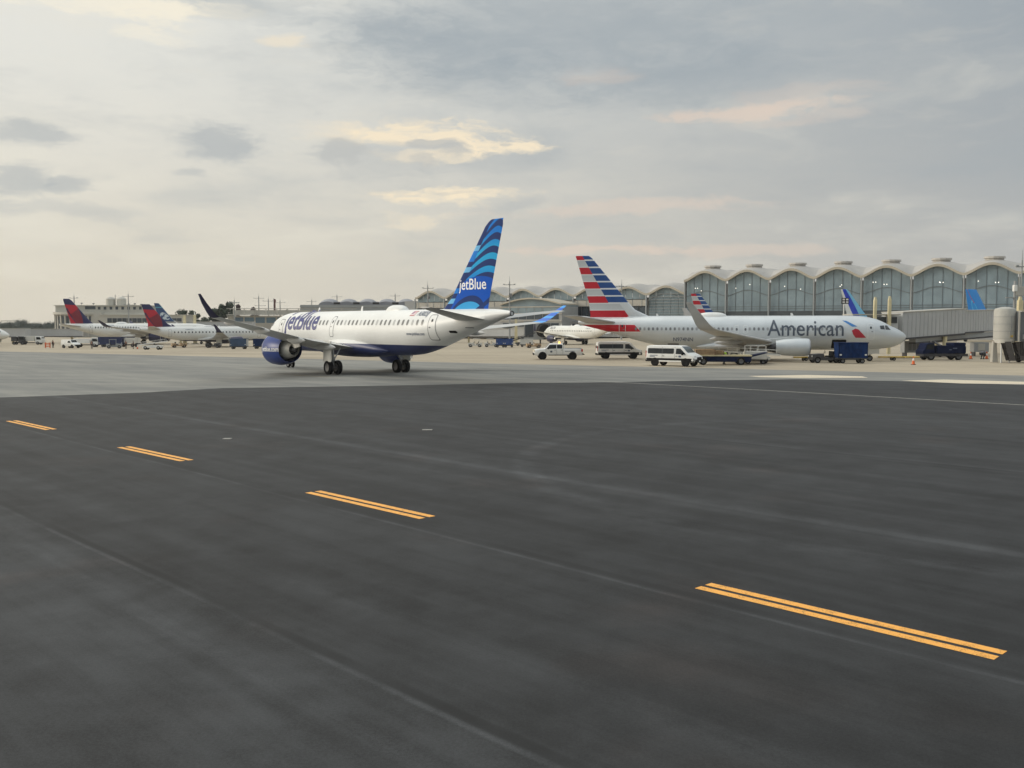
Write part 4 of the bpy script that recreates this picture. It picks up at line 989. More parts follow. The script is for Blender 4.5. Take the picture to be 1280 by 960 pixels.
def tow_bar(name, label, a, c):
    root = thing(name, label, 'tow bar', (a[0], a[1], 0), math.atan2(-(c[0]-a[0]), c[1]-a[1])); L = math.hypot(c[0]-a[0], c[1]-a[1])
    b = MB(); b.cyl((0, 0, .42), (0, L, .42), .09, n=10); b.build('bar', yellow, root, smooth=40)
    b = MB(); b.cyl((-.4, L*.35, .3), (.4, L*.35, .3), .03, n=6); b.build('axle', darksteel, root)
    for x in (-.4, .4): wheel(root, (x, L*.35, .2), .2, .12)
    b = MB(); b.box((0, L+.1, .42), (.35, .3, .14)); b.build('tow_head', darksteel, root)
    b = MB(); b.lathe([(-.03, .08), (0, .11), (.03, .08)], (0, -.1, .42), 'x', 12); b.build('hitch_ring', steel, root)
    return root
# people: one skinned body each, clothes and hair as children
def person(name, label, loc, rz, pose, top_m, leg_m, s=1.0):
    root = thing(name, label, 'person', (loc[0], loc[1], loc[2] if len(loc) > 2 else gz(*loc)), rz)
    P = dict(pelvis=(0, 0, .95), chest=(0, 0, 1.32), neck=(0, 0, 1.48), head=(0, .03, 1.62), crown=(0, .02, 1.74),
             sl=(-.19, 0, 1.40), el=(-.25, -.02, 1.12), wl=(-.25, .10, .88), hl=(-.25, .14, .78), sr=(.19, 0, 1.40), er=(.25, -.02, 1.12), wr=(.25, .10, .88), hr=(.25, .14, .78),
             pl=(-.10, 0, .90), kl=(-.11, .03, .50), al=(-.11, -.02, .09), tl=(-.12, .17, .04), pr=(.10, 0, .90), kr=(.11, .03, .50), ar=(.11, -.02, .09), tr=(.12, .17, .04))
    P.update(pose)
    RD = dict(pelvis=.15, chest=.17, neck=.06, head=.10, crown=.07, sl=.075, el=.05, wl=.035, hl=.04, sr=.075, er=.05, wr=.035, hr=.04, pl=.10, kl=.065, al=.045, tl=.035, pr=.10, kr=.065, ar=.045, tr=.035)
    def skin_mesh(nm, edges, m, k=1.0, par=root, rk=None):
        ks = []; [ks.append(q) for e in edges for q in e if q not in ks]
        me = bpy.data.meshes.new(nm); me.from_pydata([P[q] for q in ks], [(ks.index(a), ks.index(c)) for a, c in edges], [])
        o = link(nm, me, par); md = o.modifiers.new('skin', 'SKIN')
        for q, v in zip(ks, me.skin_vertices[0].data): r = RD[q]*k; v.radius = (r, r)
        me.skin_vertices[0].data[0].use_root = True
        sb = o.modifiers.new('sub', 'SUBSURF'); sb.levels = 1; sb.render_levels = 2
        me.materials.append(m); return o
    E_ = [('pelvis', 'chest'), ('chest', 'neck'), ('neck', 'head'), ('head', 'crown')]
    for q in 'lr': E_ += [('chest', 's'+q), ('s'+q, 'e'+q), ('e'+q, 'w'+q), ('w'+q, 'h'+q), ('pelvis', 'p'+q), ('p'+q, 'k'+q), ('k'+q, 'a'+q), ('a'+q, 't'+q)]
    body = skin_mesh('body', E_, skin)
    skin_mesh('jacket', [('pelvis', 'chest'), ('chest', 'sl'), ('sl', 'el'), ('el', 'wl'), ('chest', 'sr'), ('sr', 'er'), ('er', 'wr')], top_m, 1.18)
    skin_mesh('trousers', [('pelvis', 'pl'), ('pl', 'kl'), ('kl', 'al'), ('pelvis', 'pr'), ('pr', 'kr'), ('kr', 'ar')], leg_m, 1.16)
    hd = Vector(P['head']); 
    b = MB(); b.lathe([(.01, .112), (.06, .108), (.11, .075), (.135, .001)], tuple(hd+Vector((0, -.01, .0))), 'z', 14); b.build('cap', darkcloth, root, smooth=50)
    for q in 'lr':
        h = Vector(P['h'+q]); wv = (h-Vector(P['w'+q])).normalized(); b = MB(); sd_ = Vector((1, 0, 0)) if abs(wv.x) < .8 else Vector((0, 1, 0))
        for k in range(4):
            o_ = h+sd_*(-.03+.02*k); b.cyl(o_, o_+wv*(.075+.012*(k in (1, 2)))+Vector((0, .015, 0)), .010, .008, 6)
        b.cyl(h-wv*.02+sd_*.04, h+sd_*.065+wv*.04, .011, .009, 6); b.build('fingers', skin, root, smooth=50)
    for q in 'lr':
        a, t_ = Vector(P['a'+q]), Vector(P['t'+q]); d = (t_-a); d.z = 0; b = MB()
        b.loft([[(a.x+px_, a.y+py_, max(.0, a.z-.09)+pz_) for px_, py_, pz_ in ((-.05*kk, yy, 0), (.05*kk, yy, 0), (.05*kk, yy, hh), (-.05*kk, yy, hh))] for yy, kk, hh in ((-.09, .8, .11), (.02, 1, .12), (.14, 1.0, .07), (.20, .7, .04))]); b.build('boot', black, root, smooth=40)
    f = hd+Vector((0, .09, 0)); b = MB(); b.cyl(f, f+Vector((0, .03, -.01)), .018, .01, 6); b.cyl(f+Vector((-.035, -.0, .025)), f+Vector((-.035, .012, .025)), .01, n=6); b.cyl(f+Vector((.035, -.0, .025)), f+Vector((.035, .012, .025)), .01, n=6); b.build('face', skin, root)
    return root
BEND = dict(pelvis=(0, -.18, .72), chest=(0, .16, .92), neck=(0, .30, .92), head=(0, .41, .88), crown=(0, .50, .84), sl=(-.19, .18, .92), el=(-.26, .26, .66), wl=(-.20, .42, .45), hl=(-.18, .47, .36), sr=(.19, .18, .92), er=(.26, .28, .66), wr=(.20, .44, .45), hr=(.18, .49, .36),
            pl=(-.11, -.16, .68), kl=(-.16, .16, .46), al=(-.14, -.02, .09), tl=(-.15, .17, .04), pr=(.11, -.16, .68), kr=(.16, .18, .48), ar=(.14, .0, .09), tr=(.15, .19, .04))
Y0 = 101.5
fl = flatbed('flatbed_trailer', 'low navy flatbed trailer with pale deck beside the nearest van', (at(902, Y0), Y0), R(-84))
fz = 1.06
crate('crate', 'long wooden crate on the flatbed right behind the van bonnet', (at(881, Y0), Y0, fz), R(84), (1.5, 1.9, .55))
crate('crate', 'low wooden crate on the flatbed beside the hi-vis worker', (at(897, Y0), Y0+.1, fz), R(84), (1.1, 1.1, .42))
BEND2 = {k: (v[0], v[1]*.8, v[2]+.30 if k[0] not in 'kat' else v[2]+(.12 if k[0] == 'k' else 0)) for k, v in BEND.items()}
person('person', 'worker in yellow-green hi-vis jacket bending over behind the flatbed trailer', (at(905, 103.0), 103.0), R(-90), BEND2, hivis, darkcloth)
belt_loader('belt_loader', 'pale belt loader standing under the silver airliner behind the engine', (at(940, 105), 105), R(-78), offwhite, .35)
generator('ground_power_unit', 'white power unit with guard rails between trailer ramp and engine', (at(944, 103.4), 103.4), R(-80))
baggage_cart('baggage_cart', 'navy covered baggage cart under the nose of the silver airliner', (at(1063.5, 105.3), 105.3), R(-88), cartblue, 2, 3.2, 2.25)
tractor('tow_tractor', 'small dark tow tractor coupled to the navy baggage cart', (at(1030.5, 106.5), 106.5), R(-95), darksteel)
service_truck('service_truck', 'dark navy service truck right of the silver airliner nose', (at(1177, 115), 115), R(-93))
tow_bar('tow_bar', 'yellow tow bar lying under the silver airliner ahead of its engine', (at(992, 112), 112), (at(1032, 112.5), 112.5))
tow_bar('tow_bar', 'yellow tow bar lying beneath the nose of the silver airliner', (at(1098, 113.2), 113.2), (at(1150, 113.2), 113.2))
cone('traffic_cone', 'orange cone alone on the apron in front of the navy service truck', (at(1142, 101.5), 101.5))
cone('traffic_cone', 'orange cone beside the crouching worker', (at(1233.5, 118), 118))
cone('traffic_cone', 'orange cone between the service truck and the crouching worker', (at(1213.5, 118), 118))
person('person', 'worker in grey shirt crouching beside the passenger bridge legs', (at(1228, 117.5), 117.5), R(-60), dict(BEND), cloth, darkcloth)
cone('traffic_cone', 'orange cone under the nose of the left parked regional jet', (at(172, 204), 204))
# ------------------------------------------------------------------ main terminal: wavy roofed glass halls
tglass = mat('terminal_glass', (.225, .29, .32), .22, spec=.6, var=.16, scale=.15)
tglass2 = mat('terminal_glass_dark', (.045, .06, .075), .14, spec=.6, var=.2, scale=.2)
fascia_m = mat('fascia_cream', (.46, .415, .33), .7, var=.06, scale=.2)
roof_m = mat('roof_metal', (.40, .38, .35), .55, var=.08, scale=.25)
mull_m = mat('mullion_grey', (.13, .15, .16), .5)
col_m = mat('column_grey', (.34, .36, .36), .5)
wall_b = mat('terminal_wall_beige', (.46, .43, .37), .75, var=.08, scale=.2)
wall_g = mat('terminal_wall_grey', (.33, .335, .33), .7, var=.08, scale=.2)
spand = mat('spandrel_dark', (.06, .07, .075), .5)
cup_m = mat('cupola_metal', (.46, .43, .385), .6)
BAY = 13.7; TY = 305.0; TX = at(907, TY); TROT = math.atan2(-.524, .852)
def wave(u): return max(0.0, (1-math.cos(2*math.pi*u))/2)**.76
def sheet_obj(name, pts, m, par, y):                     # upright panel with thickness, outline in (x, z)
    b = MB(); b.prism(pts, 'y', y, y+.06); return b.build(name, m, par)
def roof_bays(par, i0, i1, zv, A, rows, y0, ov=1.5, cup=True):
    for i in range(i0, i1):
        x0 = i*BAY; n = 16
        top = [(x0+BAY*k/n, zv+A*wave(k/n)) for k in range(n+1)]
        b = MB(); th = .72
        vs = []; fs = []
        for k, (x, z) in enumerate(top): vs += [(x, y0-ov, z), (x, y0-ov, z+th), (x, y0-ov+.5, z+th), (x, y0-ov+.5, z)]
        for k in range(n):
            for j in range(4): a = k*4+j; c = k*4+(j+1) % 4; fs.append((a, c, c+4, a+4))
        b.add(vs, fs); b.build('fascia', fascia_m, par, smooth=30)
        b = MB(); vs = []; fs = []
        for k, (x, z) in enumerate(top): vs += [(x, y0-ov+.5, z+.1), (x, y0+.3, z+.1)]
        for k in range(n): a = k*2; fs.append((a, a+1, a+3, a+2))
        b.add(vs, fs); b.build('soffit', fascia_m, par, smooth=30)
        for r in range(rows):
            b = MB(); vs = []; fs = []; m_ = 14
            for jj in range(m_+1):
                v = jj/m_; gv = wave(v)
                for k in range(n+1):
                    gu = wave(k/n); g0 = (1-(1-gu)*(1-gv))
                    vs.append((x0+BAY*k/n, y0-ov+.5+(BAY+ov-.5)*v if r == 0 else y0+BAY*(r+v), zv+th-.03+A*g0+1.2*gu*gv+.2*r))
            for jj in range(m_):
                for k in range(n): a = jj*(n+1)+k; fs.append((a, a+1, a+n+2, a+n+1))
            b.add(vs, fs); rf = b.build('roof', roof_m, par, smooth=40)
            if cup and r == 0:
                cz = zv+th+A+1.15; cx_, cy_ = x0+BAY/2, y0+BAY*(r+.46)
                b = MB(); b.lathe([(-.5, 2.5), (.25, 2.35), (.27, 2.8), (.78, 2.72), (.92, .01)], (cx_, cy_, cz), 'z', 12); b.build('cupola', cup_m, rf)
hall = thing('terminal_hall', 'long terminal hall with tall glass bays under a wavy cream edged roof at right', 'terminal building', (TX, TY, 0), TROT)
ZV, AA, ZB0 = 17.75, 2.75, 8.3
def mid(u): return 13.1+1.75*wave(u)
NB0, NB1 = -1, 8
for i in range(NB0, NB1):
    x0 = i*BAY
    us = [.03, .215, .405, .595, .785, .97]
    for k in range(5):
        a, c = us[k]+.004, us[k+1]-.004; ss = [a+(c-a)*j/4 for j in range(5)]
        sheet_obj('pane', [(x0+BAY*a, ZB0), (x0+BAY*c, ZB0)]+[(x0+BAY*s_, mid(s_)-.08) for s_ in reversed(ss)], tglass, hall, 0)
        sheet_obj('pane', [(x0+BAY*s_, mid(s_)+.10) for s_ in ss]+[(x0+BAY*s_, ZV+AA*wave(s_)+.05) for s_ in reversed(ss)], tglass, hall, 0)
        if k:
            b = MB(); b.box((x0+BAY*us[k], -.04, (ZB0+ZV+AA*wave(us[k]))/2), (.10, .18, ZV+AA*wave(us[k])-ZB0)); b.build('mullion', mull_m, hall)
    b = MB(); vs = []; fs = []
    for j in range(17):
        u = .02+.96*j/16; z = mid(u); vs += [(x0+BAY*u, -.14, z-.1), (x0+BAY*u, -.14, z+.12), (x0+BAY*u, .05, z+.12), (x0+BAY*u, .05, z-.1)]
    for j in range(16):
        for q in range(4): a = j*4+q; c = j*4+(q+1) % 4; fs.append((a, c, c+4, a+4))
    b.add(vs, fs); b.build('curved_transom', mull_m, hall)
    for zt_ in (9.0, 9.7):
        b = MB(); b.box((x0+BAY/2, -.06, zt_), (BAY*.94, .14, .16)); b.build('transom', mull_m, hall)
    b = MB(); b.cyl((x0, -.75, 0), (x0, -.75, ZV+.1), .21, n=14); b.build('column', col_m, hall, smooth=40)
    b = MB(); b.box((x0+BAY/2, .12, 7.45), (BAY*.985, .5, 1.6)); b.build('spandrel', spand, hall)
    for _ in range(2):
        u = random.uniform(.2, .8); z = random.uniform(14.6, 16.8)
        for d_ in (0, .75)[:random.choice((1, 2))]:
            b = MB(); b.lathe([(-.06, .001), (-.06, .10), (0, .12), (.05, .001)], (x0+BAY*u+d_, -.07, z), 'y', 8); b.build('ceiling_lamp', ceilglow, hall)
b = MB(); b.box(((NB0+NB1)/2*BAY, 14, 8.6), ((NB1-NB0)*BAY-.1, 27, 17.0)); b.build('inner_volume', wall_g, hall)
b = MB(); b.box((NB0*BAY-.15, 14, 9.0), (.3, 28, 18)); b.build('end_wall', wall_g, hall)
b = MB(); b.box(((NB0+NB1)/2*BAY, -2.5, 3.05), ((NB1-NB0)*BAY, 5, 6.1)); b.build('apron_level_wall', wall_g, hall)
roof_bays(hall, NB0, NB1, ZV, AA, 2, 0)
# lower halls to the left of it
low = thing('lower_terminal_hall', 'lower beige hall with wavy roof left of the tall glass hall, behind the striped tail', 'terminal building', (TX, TY, 0), TROT)
ZL, AL, YL = 13.7, 2.5, 1.2
for i in range(-9, -1):
    x0 = i*BAY; full = i == -2
    us = [.03, .215, .405, .595, .785, .97]
    for k in range(5):
        a, c = us[k]+.004, us[k+1]-.004; ss = [a+(c-a)*j/4 for j in range(5)]
        zb_ = 6.0 if full else 12.6
        if ZL+AL*wave((a+c)/2) > zb_+.4:
            sheet_obj('pane', [(x0+BAY*a, zb_), (x0+BAY*c, zb_)]+[(x0+BAY*s_, max(zb_+.1, ZL+AL*wave(s_)+.05)) for s_ in reversed(ss)], tglass if not full else tglass, low, YL)
        if not full:
            sheet_obj('window', [(x0+BAY*a+.1, 6.2), (x0+BAY*c-.1, 6.2), (x0+BAY*c-.1, 10.3), (x0+BAY*a+.1, 10.3)], tglass2, low, YL-.5)
    if full:
        for q in range(9):
            z = 6.6+q*.95; b = MB(); w_ = BAY*.94; b.box((x0+BAY/2, YL-.25, z), (w_, .3, .14)); b.build('louvre', col_m, low)
        b = MB(); vs = []; fs = []
        for j in range(17):
            u = .02+.96*j/16; z = 12.4+1.9*wave(u); vs += [(x0+BAY*u, YL-.14, z-.1), (x0+BAY*u, YL-.14, z+.12), (x0+BAY*u, YL+.05, z+.12), (x0+BAY*u, YL+.05, z-.1)]
        for j in range(16):
            for q in range(4): a = j*4+q; c = j*4+(q+1) % 4; fs.append((a, c, c+4, a+4))
        b.add(vs, fs); b.build('curved_transom', mull_m, low)
    else:
        b = MB(); b.box((x0+BAY/2, YL-.55, 11.35), (BAY*.995, 1.2, 2.0)); b.build('spandrel', wall_b, low)
        for u in (.12, .37, .63, .88):
            b = MB(); b.box((x0+BAY*u, YL-1.2, 11.35), (.12, .12, 2.02)); b.build('panel_joint', col_m, low)
        b = MB(); b.box((x0+BAY/2, YL-.55, 5.6), (BAY*.995, 1.2, 1.1)); b.build('spandrel', wall_b, low)
    b = MB(); b.cyl((x0, YL-1.3, 0), (x0, YL-1.3, ZL+.1), .25, n=12); b.build('column', col_m, low, smooth=40)
b = MB(); b.box((-5.5*BAY, 15.2, 6.6), (7*BAY*8/7-.2, 26, 13.1)); b.build('inner_volume', wall_g, low)
b = MB(); b.box((-5.5*BAY, -2.6, 2.55), (8*BAY, 6, 5.1)); b.build('apron_level_wall', wall_g, low)
for k in range(20):
    b = MB(); b.box((-9*BAY+3+k*5.3, -5.63, 3.6), (3.6, .10, 1.5)); b.build('window', tglass2, low)
roof_bays(low, -9, -1, ZL, AL, 2, YL, 1.3, False)
# vaulted block standing forward of the lower halls
blk = thing('vaulted_block', 'grey block with low curved roof and glass front behind the blue winglet', 'terminal building', (TX, TY, 0), TROT)
bx0, bx1, by0, by1 = -6.3*BAY, -3.8*BAY, -13.0, -1.5
n = 16; arch = [(bx0+10+(bx1-bx0-10)*k/n, 10.7+2.0*math.sin(math.pi*k/n)) for k in range(n+1)]
b = MB(); b.prism(arch+[(bx1, 10.2), (bx0+10, 10.2)], 'y', by0+.5, by1); b.build('vault_end', tglass, blk)
b = MB(); b.prism([(x, z+.02) for x, z in arch]+[(x, z+.5) for x, z in reversed(arch)], 'y', by0-.8, by1); b.build('roof', fascia_m, blk, smooth=30)
b = MB(); b.box(((bx0+bx1)/2, (by0+by1)/2, 5.1), (bx1-bx0, by1-by0, 10.2)); b.build('wall', wall_g, blk)
for k in range(7):
    x = bx0+11+k*(bx1-bx0-12)/7; wdt = (bx1-bx0-12)/7-.25
    for z0, z1, m_ in ((7.9, 10.0, tglass), (5.9, 7.7, tglass2), (3.4, 4.6, tglass2)):
        b = MB(); b.box((x+wdt/2, by0-.04, (z0+z1)/2), (wdt, .1, z1-z0)); b.build('window', m_, blk)
for z in (5.35, 7.8, 10.1):
    b = MB(); b.box(((bx0+bx1)/2+5, by0-.14, z), (bx1-bx0-10, .3, .35)); b.build('ledge', wall_b, blk)
# far concourse with a row of grey humped roofs
far = thing('humped_roof_building', 'far grey building with a row of rounded metal roofs above the taxiing airliner', 'terminal building', (at(455, 460), 460, 0), R(2))
hump_m = mat('hump_roof_metal', (.25, .255, .28), .5, .2, var=.08, scale=.2)
b = MB(); b.box((0, 12, 6.7), (60, 24, 13.4)); b.build('wall', wall_g, far)
for z in (11.3, 12.6):
    b = MB(); b.box((0, -.15, z), (60.4, .3, .5)); b.build('ledge', col_m, far)
for k in range(6):
    cx_ = -17.5+k*9.3; b = MB(); vs = []
    rings = []
    for j in range(9):
        v = j/8; e = math.sin(math.pi*(.12+.76*v))**.6
        rings.append([(cx_+4.6*math.cos(math.pi*i/12)*(.75+.25*e), 1+20*v, 13.2+3.4*e*math.sin(math.pi*i/12)) for i in range(13)])
    b.loft(rings); hp = b.build('humped_roof', hump_m, far, smooth=40)
    b = MB(); b.prism([(cx_+2.7, 13.5), (cx_+7.0, 13.5), (cx_+6.3, 14.9), (cx_+3.2, 14.9)], 'y', .4, 8); b.build('dormer', hump_m, far)
    b = MB(); b.box((cx_+4.75, .36, 14.15), (3.0, .1, .8)); b.build('dormer_louvre', black, far)
# two storey building with roof terrace, mid left
mb = thing('terrace_building', 'low beige building with glass band and railed roof terrace beyond the long dark winglet', 'terminal building', (at(352, 352), 352, gz(-60, 352)), R(4))
b = MB(); b.box((4, 10, 4.1), (46, 20, 8.2)); b.build('wall', wall_b, mb)
b = MB(); b.box((4, -.6, 8.6), (46.6, 1.6, .35)); b.build('cornice', concrete_b, mb)
for k in range(12):
    x = -17+k*3.9
    b = MB(); b.box((x+1.7, -.06, 6.7), (3.3, .14, 2.0)); b.build('window', mat('blue_glass_band', (.10, .17, .22), .12, spec=.7), mb)
    b = MB(); b.box((x, -.5, 9.8), (.28, .28, 2.1)); b.build('terrace_post', concrete_b, mb)
    b = MB(); b.box((x+1.95, -.5, 9.6), (3.5, .08, 1.5)); b.build('terrace_panel', concrete_b, mb)
b = MB(); b.box((4, -.5, 10.9), (47, .4, .2)); b.build('top_rail', concrete_b, mb)
# old terminal at far left: curved pavilion, upper storey, tanks
old = thing('old_terminal', 'old beige terminal with curved pavilion and two domed roof tanks at far left', 'terminal building', (at(120, 385), 385, -1.0), R(0))
k_ = 385/1200.0
def X(px): return (px-120)*k_
def Zo(py): return HC+(YH-py)*k_+1.0
old_m = mat('old_terminal_stone', (.53, .51, .45), .8, var=.07, scale=.1)
old_d = mat('old_terminal_dark_stone', (.44, .42, .38), .8, var=.07, scale=.1)  # darker stone tone for the pavilion drum
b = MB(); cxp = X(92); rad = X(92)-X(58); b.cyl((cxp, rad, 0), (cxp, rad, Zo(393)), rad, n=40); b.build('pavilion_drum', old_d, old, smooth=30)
b = MB(); b.cyl((cxp, rad, Zo(393.2)), (cxp, rad, Zo(390)), rad+.9, n=40); b.build('pavilion_cornice', old_m, old, smooth=30)
for i in range(15):
    a = R(180+5+i*11.5); px_, py_ = cxp+rad*math.cos(a), rad+rad*math.sin(a)
    b = MB(); b.box((px_*1.0, py_, Zo(393)/2), (.55, .8, Zo(393)-.1), rz=a+R(90)); b.build('pilaster', old_m, old)
    a2 = a+R(5.75); b = MB(); b.box((cxp+(rad+.04)*math.cos(a2), rad+(rad+.04)*math.sin(a2), Zo(393)/2+1), (1.5, .12, Zo(393)*.62), rz=a2+R(90)); b.build('tall_window', tglass2, old)
b = MB(); b.box((X(118.5), 14, Zo(385)/2), (X(175)-X(62), 16, Zo(382.2)*2-Zo(385))); b.build('upper_storey', old_m, old)
b = MB(); b.box((X(118.5), 13.9, Zo(381.6)), (X(175)-X(62)+.8, 17, .3)); b.build('upper_cornice', old_m, old)
for k in range(8):
    px = 117.5+k*7.45; b = MB(); b.box((X(px), 5.96, Zo(385)), (1.05, .14, 1.15)); f_ = b.build('window', tglass2, old)
    b = MB(); b.box((X(px), 5.93, Zo(387)), (1.3, .2, .14)); b.build('sill', old_m, f_)
b = MB(); b.box((X(106.3), 5.96, Zo(384.5)), (X(113)-X(99.8), .14, 1.25)); b.build('long_window', tglass2, old)
b = MB(); b.box((X(100), 8, Zo(392)/2), (X(126)-X(76), 12, Zo(387.6))); b.build('main_block', old_m, old)
b = MB(); b.box((X(150), 8.6, Zo(392)/2), (X(178)-X(122), 10, Zo(389)*.99)); b.build('stair_block', old_m, old)
b = MB(); b.box((X(180), 4.4, Zo(394.2)/2), (X(234)-X(125), 10, Zo(394.2))); b.build('east_wing', old_m, old)
b = MB(); b.box((X(180), 4.3, Zo(393.8)), (X(234)-X(125)+.6, 10.6, .3)); b.build('wing_cornice', old_m, old)
for k in range(15):
    px = 139+k*6.2; b = MB(); b.box((X(px), -.66, Zo(400.5)), (1.75, .14, 1.75)); b.build('window', tglass2, old)
for px in (124.6, 138.4):
    b = MB(); r_ = 5.9*k_; b.lathe([(Zo(383), r_), (Zo(373.8), r_), (Zo(373.6), r_*1.05), (Zo(373.2), r_*1.02), (Zo(371.6), r_*.8), (Zo(370.4), r_*.42), (Zo(370), .01)], (X(px), 12, 0), 'z', 24); b.build('domed_tank', old_m, old, smooth=35)
b = MB(); b.cyl((X(131.8), 11, Zo(382)), (X(131.8), 11, Zo(367.5)), .12, n=6); b.build('antenna', midgrey, old)
for px, h in ((75, 380), (90, 378.5), (105, 379), (150, 379.5), (158, 379), (166, 380)):
    b = MB(); b.cyl((X(px), 10, Zo(382)), (X(px), 10, Zo(h)), .1, n=6); b.box((X(px), 10, Zo(h)), (.8, .4, .35)); b.build('roof_equipment', midgrey, old)
# ------------------------------------------------------------------ passenger bridges
bridge_m = mat('bridge_panel', (.47, .475, .47), .55, var=.06, scale=.3); bridge_d = mat('bridge_panel_dark', (.13, .14, .15), .5, var=.1, scale=.4)
cabcream = mat('bridge_cab_cream', (.44, .43, .39), .6, var=.08, scale=.6)
def tunnel(root, a, c, za, zc, h, w_, ribs=True, name='tunnel', m=None):
    """box tunnel from a to c (world plan), floor heights za zc; ribbed side walls"""
    o = root.location; a = Vector((a[0]-o.x, a[1]-o.y)); c = Vector((c[0]-o.x, c[1]-o.y)); d = (c-a).normalized(); n_ = Vector((d.y, -d.x))*w_/2
    def P(t, s, z): p = a.lerp(c, t)+n_*s; return (p.x, p.y, za+(zc-za)*t+z-o.z)
    b = MB(); b.loft([[P(t, -1, 0), P(t, 1, 0), P(t, 1, h), P(t, -1, h)] for t in (0, 1)]); tn = b.build(name, m or bridge_m, root)
    b = MB(); b.loft([[P(t, -1.06, h+.003), P(t, 1.06, h+.003), P(t, 1.06, h+.12), P(t, -1.06, h+.12)] for t in (0, 1)]); b.build('roof_edge', concrete_b, root)
    b = MB(); b.loft([[P(t, -1.04, -.22), P(t, 1.04, -.22), P(t, 1.04, -.003), P(t, -1.04, -.003)] for t in (0, 1)]); b.build('floor_beam', darksteel, root)
    L = (c-a).length
    if ribs:
        k = int(L/.85)
        for i in range(k+1):
            t0 = (i+.3)/(k+1)
            for s in (-1, 1):
                b = MB(); e = .045/L; b.loft([[P(t, s, .05), P(t, s*1.025, .05), P(t, s*1.025, h-.05), P(t, s, h-.05)] for t in (t0-e, t0+e)]); b.build('rib', bridge_m, tn)
    return tn
br = thing('passenger_bridge', 'long grey ribbed passenger bridge rising behind the nose of the silver airliner', 'passenger bridge', (at(1150, 124), 124, 0))
pA, pB, pC = (at(1114, 120.5), 120.5), (at(1192, 128), 128), (at(1246, 137), 137)
tunnel(br, pA, pB, 2.55, 3.10, 3.15, 3.0)
tunnel(br, (pB[0]+.01, pB[1]), pC, 3.25, 3.5, 2.75, 2.6)
pD = (at(1290, 144), 144); tunnel(br, (pC[0]+.01, pC[1]), pD, 3.5, 3.6, 2.75, 2.6)
tunnel(br, (at(1140, 121.5), 121.5), (at(1246, 134), 134), 2.0, 2.75, .55, .9, False, 'service_duct', greyp)
o = br.location
b = MB(); cx_, cy_ = at(1088, 119.5)-o.x, 119.5-o.y
b.box((cx_, cy_, 3.9), (5.4, 3.2, 2.6)); b.build('cab', bridge_m, br)
b = MB(); b.box((cx_, cy_, 5.45), (5.9, 3.6, .16)); b.build('cab_roof', concrete_b, br)
for k in range(4):
    b = MB(); b.box((cx_-2.0+k*1.33, cy_-1.63, 4.78), (1.15, .06, .75)); b.build('cab_window', darkglass, br)
for px, yb, yt in ((1092.5, 398, 376), (1110.5, 412, 375)):
    Yc = 117.4; b = MB(); x_ = at(px, Yc)-o.x; b.box((x_, Yc-o.y, (zy(yb, Yc)+zy(yt, Yc))/2-1.5), (.36, .36, zy(yt, Yc)-zy(yb, Yc)+3), taper=.92); b.build('lift_column', cream, br)
    b = MB(); b.box((x_, Yc-o.y, zy(yt, Yc)+.2), (.35, .35, .5), taper=.5); b.build('column_cap', cream, br)
x_ = at(1175, 126)-o.x
for s in (-1, 1):
    b = MB(); b.cyl((x_, 126-o.y+s*1.3, .6), (x_, 126-o.y+s*1.3, 2.9), .28, n=10); b.build('lift_leg', cream, br); wheel(br, (x_-.5, 126-o.y+s*1.1, .5), .5, .3); wheel(br, (x_+.5, 126-o.y+s*1.1, .5), .5, .3)
b = MB(); b.box((x_, 126-o.y, .75), (1.6, 3, .3)); b.build('bogie', darksteel, br)
b = MB(); b.box((at(1189, 128)-o.x, 126.45-o.y, 3.75), (.35, .05, .45)); b.build('sign_plate', plate_m, br)
pod = thing('service_cabinet', 'grey equipment cabinet under the long passenger bridge beside the service truck', 'cabinet', (at(1224, 129), 129, 0))
b = MB(); b.box((0, 0, 1.2), (2.0, 1.2, 1.3)); b.build('housing', greyp, pod, bevel=.03)
for s in (-.8, .8): b = MB(); b.box((s, 0, .275), (.15, 1.0, .55)); b.build('leg', darksteel, pod)
b = MB(); b.box((0, -.62, 1.25), (.9, .04, .9)); b.build('hatch', concrete_b, pod)
pod2 = thing('air_unit', 'low grey air conditioning unit under the bridge just right of the silver nose', 'air unit', (at(1146, 124.5), 124.5, 0))
b = MB(); b.box((0, 0, 1.35), (3.8, 1.4, 1.5)); b.build('housing', greyp, pod2, bevel=.03)
for s in (-1.6, 1.6): b = MB(); b.box((s, 0, .3), (.15, 1.2, .6)); b.build('leg', darksteel, pod2)
for k in range(5): b = MB(); b.box((-1.2+k*.55, -.715, 1.4), (.4, .03, 1.0)); b.build('vent_slat', midgrey, pod2)
# right edge bridge with rounded cab
b2 = thing('rounded_bridge', 'cream rounded bridge cab with stairs on legs at the right edge of the picture', 'passenger bridge', (at(1256, 107), 107, 0))
o = b2.location; rr = 1.14; cx_ = at(1254.8, 107)-o.x
b = MB(); b.lathe([(2.62, rr*.97), (2.66, rr), (5.75, rr), (6.0, rr*.9), (6.18, .4), (6.2, .01)], (cx_, 0, 0), 'z', 28); b.lathe([(2.62, rr*.97), (2.62, .01)], (cx_, 0, 0), 'z', 28); b.build('rounded_cab', cabcream, b2, smooth=40)
for z in (3.5, 4.3, 5.1):
    b = MB(); b.lathe([(z-.02, rr+.001), (z-.02, rr+.02), (z+.02, rr+.02), (z+.02, rr+.001)], (cx_, 0, 0), 'z', 28); b.build('cab_seam', greyp, b2)
b = MB(); b.lathe([(2.2, rr*.8), (2.6, rr*1.02), (2.61, rr*1.02), (2.61, .01)], (cx_, 0, 0), 'z', 28); b.build('cab_skirt', white, b2, smooth=30)
